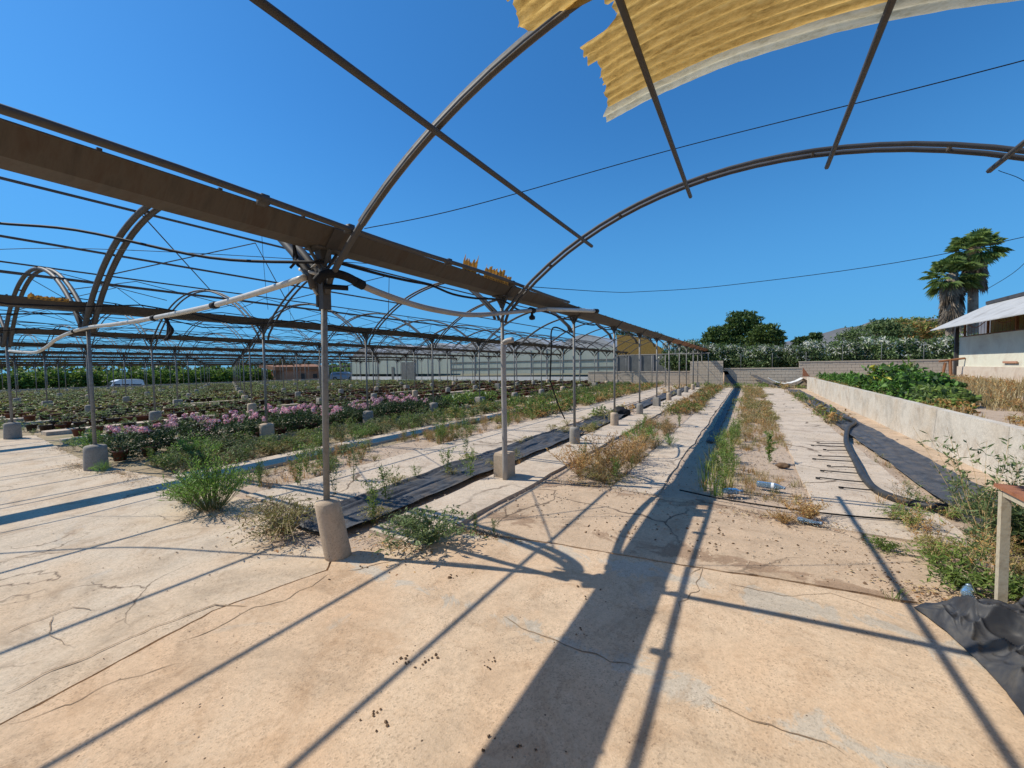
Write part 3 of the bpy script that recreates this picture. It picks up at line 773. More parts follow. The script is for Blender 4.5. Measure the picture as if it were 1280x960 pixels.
# diagonal braces, zigzag under each vault
for r in range(ROWS - 1):
    c_ = nave_center(r)
    q = MB(); q.mat('arch_steel')
    for i in range(0, 12):
        if r == 0 and i > 1: break
        y = Y1 + SP * i; ym = y + SP
        za, zb = arch_z(2.2) + .0, arch_z(.62)
        for s1 in (-1, 1):
            if r == 0 and s1 == 1 and i > 0: continue
            q.tube([(s1 * 2.2, y, za), (s1 * .62, y + SP / 2, zb), (s1 * 2.2, ym, za)], .009, 5)
            if i % 2 == 0: q.tube([(s1 * .62, y, zb), (s1 * 2.2, y + SP / 2, za)], .008, 5)
    o = link('roof_brace', q.mesh('roof_brace'), None, (c_, 0, fall(c_)))
    tag(o, 'zigzag of thin diagonal rods under the roof of the %s' % NAVE[r], 'brace', 'roof braces')

# rail beside the big gutter
q = MB(); q.mat('arch_steel', True)
q.tube([(0, y, 0.012 * math.sin(y * 1.9)) for y in [-6 + .5 * k for k in range(26)]], .021, 8)
for y in (0.2, 1.45, 2.1, 3.3, 4.6): q.box((-.02, y, .0), (.07, .05, .06))
tag(link('gutter_rail', q.mesh('gutter_rail'), None, (-2.705, 0, 2.70)), 'dark tube running just above and beside the big brown gutter', 'rail')

# ---------------------------------------------------------------- yellow roof sheet over the camera
ys_ = thing('roof_sheet', 'large yellow corrugated fibreglass roof sheet overhead with a torn left end', 'roof sheet', (0, 0, 0))
def torn(seed, x_, a=.05):
    return a * noise.noise(Vector((x_ * 6, seed, 0))) + a * .6 * noise.noise(Vector((x_ * 17, seed, 5)))
# torn end: columns in x whose back y varies; build as rows in y with varying left x
def ragged(ylist, leftfun, right, cx_, zoff, mat, nx_=60, amp=.02, per=.076, z_extra=0.0):
    q = MB(); q.mat(mat, True); vs = []; fs = []
    ny_ = len(ylist)
    for lay in (0,):
        for y in ylist:
            a = leftfun(y)
            for i in range(nx_ + 1):
                x_ = a + (right - a) * (i / nx_) ** 1.3
                z = arch_z(x_ - cx_) + zoff + amp * math.sin(2 * math.pi * y / per) + .006 * noise.noise(Vector((x_ * 3, y * 3, 2))) + .004 * noise.noise(Vector((x_ * 22, y * 22, 2))) + lay * .003
                vs.append((x_, y + .004 * noise.noise(Vector((x_ * 30, y * 5, 6))) + .03 * (x_ + .9) * max(0, min(1, y - 2)), z))
    W_ = nx_ + 1
    for j in range(ny_ - 1):
        for i in range(nx_):
            a = j * W_ + i
            fs.append((a, a + W_, a + W_ + 1, a + 1))
    q.add(vs, fs); return q
def left_edge(y):
    pts = [(-3.6, -2.6), (1.0, -1.3), (1.9, -1.06), (2.0, -1.11), (2.05, -1.0), (2.09, -.85), (2.12, -.68), (2.2, -.64), (2.31, -.68), (2.335, -.77), (2.36, -.9), (2.6, -.86), (2.8, -.87), (2.98, -.93), (3.06, -.99), (3.3, -.94)]
    for (ya, xa), (yb, xb) in zip(pts, pts[1:]):
        if ya <= y <= yb:
            return xa + (xb - xa) * (y - ya) / (yb - ya) + .05 * noise.noise(Vector((y * 8, 3, 1))) + .035 * noise.noise(Vector((y * 21, 1, 1))) + .02 * noise.noise(Vector((y * 60, 4, 1)))
    return pts[-1][1]
YL = [-3.4 + .0127 * k for k in range(int((2.985 + 3.4) / .0127) + 1)]
YB = [2.988 + .0125 * k for k in range(13)]
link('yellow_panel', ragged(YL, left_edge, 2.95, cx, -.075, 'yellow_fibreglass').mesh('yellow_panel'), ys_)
link('pale_edge', ragged(YB[:10], left_edge, 2.95, cx, -.075, 'pale_fibreglass').mesh('pale_edge'), ys_)
# scraps left on the gutters
def scrap(loc, w, h, lab, seed, lean=0.5):
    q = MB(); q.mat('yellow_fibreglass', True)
    n_ = int(w / .012); vs = []
    for i in range(n_ + 1):
        y = w * i / n_; top = h * (.45 + .75 * abs(noise.noise(Vector((y * 13, seed, 0)))) + .35 * abs(noise.noise(Vector((y * 40, seed, 3)))))
        cr = .012 * math.sin(2 * math.pi * y / .06)
        for lay in (0, .004):
            vs += [(cr + lay, y, 0), (cr + lay + top * lean, y, top)]
    fs = []
    for i in range(n_):
        a = i * 4
        fs += [(a, a + 4, a + 5, a + 1), (a + 2, a + 3, a + 7, a + 6), (a + 1, a + 5, a + 7, a + 3), (a, a + 2, a + 6, a + 4)]
    q.add(vs, fs)
    tag(link('sheet_scrap', q.mesh('sheet_scrap'), None, loc), lab, 'sheet scrap', 'torn yellow scraps left on gutters')
scrap((-2.85, 4.12, 2.71), .62, .20, 'torn yellow scrap at the foot of the free arch', 3, .25)
scrap((-2.87, 3.72, 2.72), .26, .22, 'small torn yellow scrap standing on the big gutter left of the free arch', 8, .2)
scrap((AX - WD + .2, 1.45, 2.70), .42, .10, 'torn yellow scrap lying on the second gutter at the left edge', 12, .4)

# ---------------------------------------------------------------- pipes and hoses
def smooth(pts, k=6):
    pts = [Vector(p) for p in pts]; out = []
    for i in range(len(pts) - 1):
        p0 = pts[max(i - 1, 0)]; p1 = pts[i]; p2 = pts[i + 1]; p3 = pts[min(i + 2, len(pts) - 1)]
        for j in range(k):
            t = j / k
            out.append(.5 * ((2 * p1) + (-p0 + p2) * t + (2 * p0 - 5 * p1 + 4 * p2 - p3) * t * t + (-p0 + 3 * p1 - 3 * p2 + p3) * t ** 3))
    out.append(pts[-1]); return out
def hose(name, pts, r_, mat, lab, cat, group=None, n=10, k=6):
    q = MB(); q.mat(mat, True); q.tube(smooth(pts, k), r_, n)
    return tag(link(name, q.mesh(name)), lab, cat, group)
pv = thing('irrigation_pipe', 'long white plastic water pipe slung from the nearest post off to the left', 'pipe', (-3.2, 2.0, 2.3))
def sub(parent, name, pts, r_, mat, n=12, k=6, flat=1.0):
    q = MB(); q.mat(mat, True)
    q.tube([p - parent.location for p in smooth(pts, k)], r_, n, flat=flat)
    return link(name, q.mesh(name), parent)
sub(pv, 'white_pipe', [(-14.6, 2.0, 2.12), (-13.2, 2.0, 2.05), (-12.2, 2.0, 2.02), (-11.4, 2.0, 2.09), (-10.73, 2.0, 2.2), (-9.9, 2.0, 2.27), (-8.92, 2.0, 2.3), (-7.6, 2.0, 2.27), (-6.44, 2.0, 2.26), (-4.96, 2.0, 2.27), (-4.0, 2.0, 2.31), (-3.18, 2.0, 2.36)], .027, 'pvc_white')
for x_, z_ in ((-9.6, 2.285), (-6.3, 2.26), (-4.75, 2.275)):
    q = MB(); q.mat('rubber', True); q.tube([(-.05, 0, 0), (.05, 0, 0)], .034, 12); link('coupling', q.mesh('coupling'), pv, Vector((x_, 2.0, z_)) - pv.location)
pg = thing('irrigation_pipe', 'sagging grey plastic pipe hung under the big gutter with a black hose elbow', 'pipe', (-2.95, 3.0, 2.3))
sub(pg, 'grey_pipe', [(-2.93, 2.34, 2.335), (-2.94, 2.6, 2.29), (-2.95, 3.05, 2.24), (-2.95, 3.45, 2.225), (-2.95, 3.85, 2.23), (-2.95, 4.25, 2.27), (-2.95, 4.65, 2.33), (-2.93, 5.3, 2.43), (-2.91, 6.0, 2.535)], .03, 'pvc_grey')
sub(pg, 'white_end', [(-2.91, 6.0, 2.535), (-2.84, 7.0, 2.63), (-2.78, 8.0, 2.72)], .036, 'pvc_white', k=2)
sub(pg, 'end_cap', [(-2.78, 8.0, 2.72), (-2.77, 8.18, 2.737)], .045, 'rubber', k=2)
sub(pg, 'elbow_hose', [(-3.02, 2.0, 2.31), (-2.98, 2.03, 2.36), (-2.95, 2.11, 2.385), (-2.93, 2.22, 2.375), (-2.93, 2.36, 2.335)], .036, 'rubber')
sub(pg, 'coupling', [(-2.93, 2.3, 2.35), (-2.93, 2.38, 2.33)], .042, 'rubber', k=2)
q = MB(); q.mat('rubber', True)
q.tube([(0, -.06, 0), (0, .06, 0)], .045, 10); q.tube([(0, 0, 0), (0, 0, -.09)], .022, 8); q.lathe([(.02, -.15), (.045, -.14), (.05, -.10), (.02, -.07)], 12)
link('tap_valve', q.mesh('tap_valve'), pg, Vector((-2.93, 5.55, 2.47)) - pg.location)
hose('standpipe', [(-2.95, 4.72, 0), (-2.95, 4.72, 1.0), (-2.95, 4.72, 1.84), (-2.94, 4.72, 1.92), (-2.89, 4.73, 1.955), (-2.8, 4.74, 1.965)], .038, 'pvc_grey', 'thick grey upright water pipe bent over at its top beside the second post', 'standpipe', k=4)
# wavy black hose hung below the big gutter
pts = []
for k in range(34):
    y = 2.15 + k * .38
    pts.append((-2.93 + .05 * math.sin(k * 1.3), y, 2.50 - .055 * abs(math.sin(k * .9 + .4)) - .03 * noise.noise(Vector((y, 0, 0)))))
hose('drip_hose', pts, .013, 'rubber', 'wavy black hose clipped beneath the big brown gutter', 'hose', n=7, k=4)
hose('drip_hose', [(-3.0, 2.05, 2.47), (-4.2, 1.75, 2.62), (-5.5, 1.2, 2.95), (-6.6, .75, 3.12), (-7.9, .2, 3.45), (-9.0, -.6, 3.5)], .013, 'rubber', 'black cable sagging across the sky from the nearest post top to the left edge', 'cable', n=7)
hose('drip_hose', [(-3.06, 6.45, 1.35), (-3.04, 6.47, 1.9), (-3.05, 6.5, 2.2), (-3.05, 6.68, 2.30), (-3.05, 7.2, 2.25), (-3.06, 7.62, 2.17)], .014, 'rubber', 'black hose looped over at the third post from the camera', 'hose', n=7)
hose('drip_hose', [(-3.06, 6.45, 1.35), (-3.1, 6.9, .85), (-3.15, 7.3, .55)], .013, 'rubber', 'black hose end dangling slantwise left of the third post', 'hose', n=7)
hose('drip_hose', [(-3.06, 7.66, .9), (-3.1, 7.7, .5), (-3.3, 8.3, .1), (-3.5, 9.1, .03), (-3.5, 9.9, .04)], .015, 'rubber', 'black hose running down the third post to the crumpled plastic', 'hose', n=7)
for r in range(0, 5):
    c_ = nave_center(r)
    for k, off in enumerate((-2.55,) if r == 0 else (-2.55, 2.5, .05) if r < 3 else (-2.5,)):
        pts = [(c_ + off + .07 * math.sin(y_ * 1.1 + r), y_, fall(c_) + 2.62 + (.5 if abs(off) < 1 else 0) + .16 * math.cos(y_ * 2 * math.pi / SP) * (.6 + .4 * noise.noise(Vector((y_, r, k)))) + .05 * noise.noise(Vector((y_ * 2, r, k)))) for y_ in [-3 + .7 * j for j in range(54)]]
        q = MB(); q.mat('rubber'); q.tube(pts, .012, 5); o = link('drip_hose', q.mesh('drip_hose'))
        tag(o, 'black hose sagging lengthwise, %s of the %s' % (['left side', 'right side', 'middle'][k], NAVE[r]), 'hose', 'lengthwise irrigation hoses')
# black strap bundle
for k, (p0, sc, lab) in enumerate((((-6.0, 2.0, 2.2), 1.0, 'black plastic tie hanging in a bundle from the white pipe'), ((-3.32, 2.0, 2.62), .7, 'short black strap hanging from the big gutter left of the nearest post'))):
    q = MB(); q.mat('rubber', True)
    for a in range(4 if k == 0 else 2):
        q.tube(smooth([(0, 0, .06), (rnd.uniform(-.05, .05) * sc, .02, -.02), (rnd.uniform(-.08, .12) * sc, .03, -.12 * sc), (rnd.uniform(-.1, .16) * sc, .0, -.22 * sc)], 4), .017 * sc, 6)
    tag(link('strap', q.mesh('strap'), None, p0), lab, 'strap')
# white cable-tied struts on the nearest post
q = MB(); q.mat('pvc_white', True)
q.tube([(-.28, 0, .06), (.0, -.03, -.02)], .014, 8); q.tube([(-.25, 0, .05), (-.05, .0, -.18)], .012, 8); q.tube([(-.33, .05, .02), (-.02, .02, .10)], .011, 8)
tag(link('pipe_support', q.mesh('pipe_support'), None, (-3.06, 2.06, 2.40)), 'small white struts holding the white pipe on the nearest post', 'bracket')
q = MB(); q.mat('rubber', True); q.tube([(0, 0, 0), (.1, .16, .0)], .022, 8)
tag(link('pipe_stub', q.mesh('pipe_stub'), None, (-3.02, 2.06, 2.28)), 'black pipe stub poking right from the nearest post', 'pipe')

# overhead wires
def wire(name, pts, r_, lab, sag=0.0):
    return hose(name, pts, r_, 'rubber', lab, 'wire', None, 5, 8)
wire('overhead_wire', [(-3.0, 2.47, 2.86), (-2.2, 2.95, 3.04), (-.57, 4.0, 3.57), (1.5, 4.15, 3.6), (3.6, 4.4, 3.75)], .004, 'thin dark wire rising across the sky from the gutter to the upper right')
wire('overhead_wire', [(-3.06, 5.67, 2.87), (-2.5, 8.0, 3.08), (-2.08, 9, 3.19), (-.4, 9.2, 3.17), (2.52, 9.4, 3.33), (5.6, 9.6, 3.85)], .006, 'thin sagging wire crossing behind the free arch toward the palms')
wire('overhead_wire', [(1.72, 4.9, 3.14), (1.95, 5.0, 2.95), (2.1, 5.4, 2.5), (1.9, 5.6, 2.25)], .0025, 'hair-thin loose wire dangling below the arch at the right edge')
wire('overhead_wire', [(-9.2, .3, 3.05), (-7.5, 1.2, 3.1), (-5.8, 2.1, 3.0), (-3.1, 3.6, 2.75)], .004, 'thin wire just beneath the big gutter at the left edge')
for k, (x_, y_) in enumerate(((-5.9, 3.1), (-9.4, 5.5))):
    wire('overhead_wire', [(x_, y_, 3.6), (x_ + .03, y_, 3.0), (x_ + .05, y_ + .02, 2.45)], .003, ['thin string hanging from the roof behind the big gutter', 'thin string hanging from the roof over the second post row'][k])

# ================================================================ PLANT TEMPLATES
import numpy as np
def rv(rn, a): return rn.uniform(-a, a)
def t_feather(seed, h=.6, w=.45, n=70, leaf='leaf_feather'):
    """soft, many-stemmed feathery bush"""
    rn = random.Random(seed); q = MB()
    for k in range(n):
        a = rn.uniform(0, 6.283); rr = w * rn.random() ** .5
        b0 = Vector((math.cos(a) * rr * .25, math.sin(a) * rr * .25, 0))
        tip = Vector((math.cos(a) * rr, math.sin(a) * rr, h * (1 - .55 * (rr / w) ** 2) * rn.uniform(.65, 1.05)))
        mid = (b0 + tip) / 2 + Vector((rv(rn, .03), rv(rn, .03), .06))
        q.mat('stem_green', False); q.tube([b0, mid, tip], .0022, 3, cap=False)
        q.mat(leaf)
        for j in range(17):
            t = .25 + .75 * (j + rn.random()) / 17
            p = b0.lerp(mid, t * 2) if t < .5 else mid.lerp(tip, t * 2 - 1)
            d = Vector((rv(rn, 1), rv(rn, 1), rn.uniform(.1, 1.1)))
            q.leaf(p, d, rn.uniform(.03, .065), rn.uniform(.007, .014), (rv(rn, 1), rv(rn, 1), 1))
    return q
def t_broad(seed, h=.3, w=.35, n=26, leaf='leaf_grey', L=.06, W_=.02, stem='stem_dry', droop=.3, per=12):
    """sprawling weed: arching stems with alternating leaves"""
    rn = random.Random(seed); q = MB()
    for k in range(n):
        a = rn.uniform(0, 6.283); rr = w * rn.uniform(.4, 1.0); hh = h * rn.uniform(.4, 1.0)
        p0 = Vector((rv(rn, .03), rv(rn, .03), 0))
        p1 = Vector((math.cos(a) * rr * .45, math.sin(a) * rr * .45, hh))
        p2 = Vector((math.cos(a) * rr, math.sin(a) * rr, hh * (1 - droop) * rn.uniform(.7, 1.2)))
        q.mat(stem); q.tube([p0, p1, p2], .003, 3, cap=False, r2=.0012)
        q.mat(leaf)
        for j in range(per):
            t = .15 + .85 * (j + rn.random()) / per
            p = p0.lerp(p1, t * 2) if t < .5 else p1.lerp(p2, t * 2 - 1)
            d = Vector((rv(rn, 1) + math.cos(a) * .4, rv(rn, 1) + math.sin(a) * .4, rn.uniform(-.3, .8)))
            q.leaf(p, d, L * rn.uniform(.5, 1.2), W_ * rn.uniform(.6, 1.2), (rv(rn, .6), rv(rn, .6), 1), .3)
    return q
def t_spindly(seed, h=.5, n=9, leaf='leaf_dry', stem='stem_dry', spread=.22, per=9, L=.035, W_=.009):
    """tall sparse branching weed"""
    rn = random.Random(seed); q = MB()
    for k in range(n):
        a = rn.uniform(0, 6.283); rr = spread * rn.uniform(.1, 1)
        p0 = Vector((rv(rn, .02), rv(rn, .02), 0))
        p2 = Vector((math.cos(a) * rr, math.sin(a) * rr, h * rn.uniform(.6, 1.05)))
        p1 = p0.lerp(p2, .5) + Vector((rv(rn, .03), rv(rn, .03), 0))
        q.mat(stem); q.tube([p0, p1, p2], .0028, 3, cap=False, r2=.001)
        for b_ in range(4):
            t = rn.uniform(.3, .95); pb = p0.lerp(p1, t * 2) if t < .5 else p1.lerp(p2, t * 2 - 1)
            e_ = pb + Vector((rv(rn, .12), rv(rn, .12), rn.uniform(.03, .14)))
            q.mat(stem); q.tube([pb, e_], .0016, 3, cap=False, r2=.0008)
            q.mat(leaf)
            for j in range(per // 2):
                q.leaf(pb.lerp(e_, rn.random()), (rv(rn, 1), rv(rn, 1), rn.uniform(0, 1)), L * rn.uniform(.5, 1.2), W_, (rv(rn, 1), rv(rn, 1), .6))
        q.mat(leaf)
        for j in range(per):
            t = rn.uniform(.05, 1); p = p0.lerp(p1, t * 2) if t < .5 else p1.lerp(p2, t * 2 - 1)
            q.leaf(p, (rv(rn, 1), rv(rn, 1), rn.uniform(-.2, 1)), L * rn.uniform(.6, 1.4), W_ * 1.2, (rv(rn, 1), rv(rn, 1), .6))
    return q
def t_tuft(seed, h=.2, w=.12, n=30, leaf='leaf_straw', bw=.006, lean=.5):
    rn = random.Random(seed); q = MB(); q.mat(leaf)
    for k in range(n):
        a = rn.uniform(0, 6.283); rr = w * rn.random()
        q.blade((math.cos(a) * rr, math.sin(a) * rr, 0), (math.cos(a) * rn.uniform(0, lean), math.sin(a) * rn.uniform(0, lean), 1), h * rn.uniform(.4, 1.1), bw * rn.uniform(.6, 1.3), rn.uniform(.1, .6))
    return q
def t_cropplant(seed, h=.26, w=.16, leaf='leaf_grey', n=34, L=.09):
    rn = random.Random(seed); q = MB(); q.mat(leaf)
    for k in range(n):
        a = rn.uniform(0, 6.283); e = rn.uniform(.0, 1)
        p = Vector((math.cos(a) * w * .5 * e, math.sin(a) * w * .5 * e, .0 + h * rn.uniform(.15, .95)))
        q.leaf(p, (math.cos(a), math.sin(a), rn.uniform(-.1, 1.2)), L * rn.uniform(.6, 1.3), .032 * rn.uniform(.6, 1.3), (rv(rn, 1), rv(rn, 1), 1), .3)
    return q
def t_pot(mat='terracotta_pot', n=10, h=.19, r_=.12):
    q = MB(); q.mat(mat, True)
    q.lathe([(r_ * .72, 0), (r_ * .95, h * .82), (r_ * 1.07, h * .83), (r_ * 1.07, h), (r_ * .95, h), (r_ * .9, h * .86)], n)
    return q

class Tmpl:
    def __init__(s, q):
        s.v = np.array(q.v, dtype=np.float32)
        s.lt = np.array([len(f) for f in q.f], dtype=np.int32)
        s.loops = np.array([i for f in q.f for i in f], dtype=np.int32)
        s.mi = np.array(q.mi, dtype=np.int32); s.mats = q.mats
        s.sm = np.array(q.sm, dtype=bool)
def scatter(name, items):
    """items: (Tmpl, (x,y,z), rz, scale, zscale) -> one joined mesh"""
    mats = []; V = []; LT = []; LO = []; MI = []; SM = []; off = 0
    for t, loc, rz, sc, zs in items:
        rm = []
        for mn in t.mats:
            if mn not in mats: mats.append(mn)
            rm.append(mats.index(mn))
        c_, s_ = math.cos(rz) * sc, math.sin(rz) * sc
        v = np.empty_like(t.v)
        v[:, 0] = t.v[:, 0] * c_ - t.v[:, 1] * s_ + loc[0]
        v[:, 1] = t.v[:, 0] * s_ + t.v[:, 1] * c_ + loc[1]
        v[:, 2] = t.v[:, 2] * sc * zs + loc[2]
        V.append(v); LT.append(t.lt); LO.append(t.loops + off); MI.append(np.array(rm, dtype=np.int32)[t.mi]); SM.append(t.sm)
        off += len(v)
    V = np.concatenate(V); LT = np.concatenate(LT); LO = np.concatenate(LO); MI = np.concatenate(MI); SM = np.concatenate(SM)
    return np_mesh(name, V, LT, LO, MI, SM, mats)
def np_mesh(name, V, LT, LO, MI, SM, mats):
    me = bpy.data.meshes.new(name)
    me.vertices.add(len(V)); me.vertices.foreach_set('co', V.astype(np.float32).ravel())
    me.loops.add(len(LO)); me.loops.foreach_set('vertex_index', LO)
    me.polygons.add(len(LT))
    st = np.concatenate([[0], np.cumsum(LT)[:-1]]).astype(np.int32)
    me.polygons.foreach_set('loop_start', st)
    for mn in mats: me.materials.append(MATS[mn])
    me.polygons.foreach_set('material_index', MI.astype(np.int32))
    if SM is not None: me.polygons.foreach_set('use_smooth', SM)
    me.update(calc_edges=True)
    return me

NPR = np.random.RandomState(11)
def leafcloud(name, blobs, size, mats, fr, seed=1, inner=.62, aspect=.45, top=None, flat=1.0):
    """blobs: (cx,cy,cz, rx,ry,rz, count). mats: list, fr: fractions. top=(material, fraction, zmin) flowers on the sunny upper skin"""
    rs = np.random.RandomState(seed)
    P = []; Nn = []
    tz = []
    for bx, by, bz, rx, ry, rz_, cnt in blobs:
        d = rs.normal(size=(cnt, 3)); d /= np.linalg.norm(d, axis=1)[:, None]
        # lumpy shell
        rad = inner + (1 - inner) * rs.rand(cnt) ** .6
        lump = 1 + .22 * np.sin(d[:, 0] * 7 + bx * 3) * np.cos(d[:, 1] * 6 + bz) + .14 * np.sin(d[:, 2] * 11 + by * 2)
        p = d * (rad * lump)[:, None] * np.array([rx, ry, rz_]) + np.array([bx, by, bz])
        P.append(p); Nn.append(d); tz.append(d[:, 2])
    P = np.concatenate(P); Nn = np.concatenate(Nn); tz = np.concatenate(tz)
    n_ = len(P)
    a = rs.normal(size=(n_, 3)) + Nn * .5; a[:, 2] *= flat; a /= np.linalg.norm(a, axis=1)[:, None]
    b_ = np.cross(a, rs.normal(size=(n_, 3))); b_ /= np.linalg.norm(b_, axis=1)[:, None]
    L = size * rs.uniform(.55, 1.4, n_)
    Wd = L * aspect * rs.uniform(.7, 1.2, n_)
    V = np.empty((n_, 4, 3))
    V[:, 0] = P - a * L[:, None] * .5
    V[:, 1] = P + b_ * Wd[:, None] * .5
    V[:, 2] = P + a * L[:, None] * .5
    V[:, 3] = P - b_ * Wd[:, None] * .5
    MI = rs.choice(len(fr), size=n_, p=np.array(fr) / sum(fr)).astype(np.int32)
    allm = list(mats)
    if top:
        tm, tf, th = top
        allm.append(tm)
        clump = np.sin(P[:, 0] * 5.1 + 1) * np.sin(P[:, 1] * 4.3) + np.sin(P[:, 2] * 6 + P[:, 0] * 2) > -.3
        zq = (P[:, 2] - P[:, 2].min()) / (P[:, 2].max() - P[:, 2].min())
        sel = (tz > th) & (zq > .45) & (rs.rand(n_) < tf * zq) & clump
        MI[sel] = len(allm) - 1
    LT = np.full(n_, 4, dtype=np.int32); LO = np.arange(n_ * 4, dtype=np.int32)
    return np_mesh(name, V.reshape(-1, 3), LT, LO, MI, None, allm)

FEA = [t_feather(1), t_feather(2, .5, .4, 55)]
BRD = [t_broad(3), t_broad(4, .36, .3, 22, 'leaf_weed', .075, .022), t_broad(5, .25, .4, 26, 'leaf_olive', .05, .014)]
SPD = [t_spindly(6), t_spindly(7, .6, 7, 'leaf_olive', 'stem_dry'), t_spindly(8, .45, 12, 'leaf_dry')]
SPG = [t_spindly(9, .55, 8, 'leaf_weed', 'stem_green', .2, 14, .05, .012), t_spindly(10, .7, 5, 'leaf_grey', 'stem_green', .18, 16, .05, .012)]
TUS = [t_tuft(11), t_tuft(12, .26, .16, 34, 'leaf_straw'), t_tuft(13, .16, .14, 30, 'leaf_dry')]
TUG = [t_tuft(14, .32, .1, 30, 'leaf_weed', .007, .3), t_tuft(15, .24, .12, 26, 'leaf_olive', .007, .5)]
# coarse versions for far away
BRDc = [t_broad(23, .3, .3, 9, 'leaf_weed', .13, .045, per=6), t_broad(24, .3, .3, 9, 'leaf_olive', .12, .04, per=6), t_broad(25, .34, .3, 9, 'leaf_grey', .12, .04, per=6)]
DRYc = [t_broad(26, .28, .3, 9, 'leaf_dry', .11, .03, per=6), t_tuft(27, .26, .2, 16, 'leaf_straw', .02, .6)]
T = lambda lst: [Tmpl(q) for q in lst]
tFEA, tBRD, tSPD, tSPG, tTUS, tTUG, tBRDc, tDRYc = map(T, (FEA, BRD, SPD, SPG, TUS, TUG, BRDc, DRYc))

def zone(name, label, x0, x1, y0, y1, dens, kinds, far=13.0, z=-.03, seed=1, farkinds=None, smin=.6, smax=1.2, patch=.0, cat='weeds'):
    """kinds: [(template, weight, scale)]"""
    rn = random.Random(seed); items = []
    n_ = int((x1 - x0) * (y1 - y0) * dens)
    for k in range(n_):
        x, y = rn.uniform(x0, x1), rn.uniform(y0, y1)
        if patch and noise.noise(Vector((x * .9, y * .45, seed))) < patch: continue
        ks = kinds if y < far or farkinds is None else farkinds
        if ks is farkinds and rn.random() > .6: continue
        tot = sum(w for _, w, _ in ks); u = rn.random() * tot
        for t, w, s_ in ks:
            u -= w
            if u <= 0: break
        sc = s_ * rn.uniform(smin, smax) * (1.15 if ks is farkinds else 1)
        zz = z(x, y) if callable(z) else z
        items.append((t, (x, y, zz), rn.uniform(0, 6.28), sc, rn.uniform(.8, 1.2)))
    return stuff(name, scatter(name, items), label, cat)

FK = [(tBRDc[0], 2, 1), (tBRDc[1], 2, 1), (tDRYc[0], 3, 1), (tDRYc[1], 3, 1)]
zone('green_verge', 'tall green grass strip along the dark shadow band in the middle of the path', -.54, -.18, 5.3, 10.5, 34, [(tTUG[0], 2.5, 1.0), (tTUG[1], 2.5, 1.2), (tSPG[0], 1.5, .7), (tBRD[1], 1, .6), (tTUS[2], 1, .9)], 12, -.03, 2, [(tBRDc[0], 3, .8), (tTUG[0], 3, 1.2)], cat='grass')
zone('far_verge', 'thin patchy green weeds farther along the shaded lane', -.56, -.28, 10.5, 30, 14, [(tTUG[0], 2, .8), (tTUG[1], 2, .8), (tTUS[0], 1, .8)], 12, -.03, 22, [(tBRDc[0], 2, .5), (tTUG[1], 2, .9), (tDRYc[1], 2, .7)], patch=-.1, cat='grass')
zone('dry_grass', 'low straw-coloured dry grass between the two pale concrete lanes', -.25, .62, 5.5, 31, 70, [(tTUS[0], 4, .62), (tTUS[2], 4, .6), (tTUG[1], 2.2, .6), (tSPD[2], .8, .45)], 12, -.03, 3, [(tDRYc[0], 1, .55), (tDRYc[1], 3, .7), (tBRDc[1], 1.4, .5)], patch=-.2, cat='grass')
zone('dry_weeds', 'dry orange and olive weeds between the kerb and the shaded lane', -2.42, -1.5, 5.2, 31, 40, [(tSPD[2], 3, .62), (tSPD[0], 2, .7), (tTUS[2], 3, .8), (tTUG[1], 2, .7), (tBRD[2], 2, .6), (tSPG[0], 1, .7)], 12, -.03, 4, [(tDRYc[0], 3, .8), (tDRYc[1], 3, .9), (tBRDc[0], 1, .8), (tBRDc[1], 1, .8)], patch=-.05)
zone('mixed_weeds', 'dense green and rusty weeds behind the first post row', -6.85, -5.6, 2.75, 31, 34, [(tSPD[2], 3, .55), (tSPD[0], 2, .6), (tTUS[2], 5, .8), (tBRD[2], 2, .6), (tSPG[0], 1.2, .8), (tBRD[1], 1.6, .6), (tTUG[1], 2, .7)], 11, -.03, 5, FK, patch=-.22)
zone('low_weeds', 'low green weeds along the foot of the pink flower row', -9.15, -7.6, 2.6, 31, 20, [(tBRD[0], 3, .9), (tBRD[1], 3, .8), (tBRD[2], 3, .9), (tSPG[0], 1, .7), (tTUS[2], 1, .9), (tFEA[1], .25, .7)], 9, -.03, 6, [(tBRDc[0], 3, .9), (tBRDc[1], 2, .9), (tBRDc[2], 2, .9), (tDRYc[0], 1, .8)])
zone('kerb_weeds', 'scattered weeds growing through the black plastic strip', -4.25, -3.25, 2.2, 30, 7, [(tBRD[2], 3, .7), (tTUS[2], 2, .7), (tSPG[0], 1, .7), (tTUG[1], 2, .7)], 11, -.02, 7, FK, patch=.02)
zone('gap_weeds', 'thin weeds at the edge of the black strip by the thick hose', 1.72, 1.98, 5.5, 30, 12, [(tTUS[2], 2, .5), (tTUG[1], 1, .5), (tBRD[2], 1, .45)], 13, -.03, 8, FK, patch=-.1)
zone('bed_edge_weeds', 'tangled green and olive weeds at the right beside the wooden table', 1.25, 2.9, 4.0, 6.1, 26, [(tBRD[0], 1, .6), (tBRD[2], 3, .6), (tBRD[1], 2, .6), (tTUS[2], 2, .7), (tSPD[0], 1, .7), (tSPD[2], 1, .7), (tSPG[1], .7, .6)], 20, -.03, 9)
zone('wall_foot_weeds', 'dry grass under the grey walls at the far end of the path', -3.5, 2.7, 29.5, 32, 4, [(tDRYc[1], 2, 1.2), (tBRDc[0], 2, 1)], 20, -.02, 10)
bedz = lambda x, y: .55 + .02 * (x - 3) + .08 * noise.noise(Vector((x * .9, y * .9, 9)))
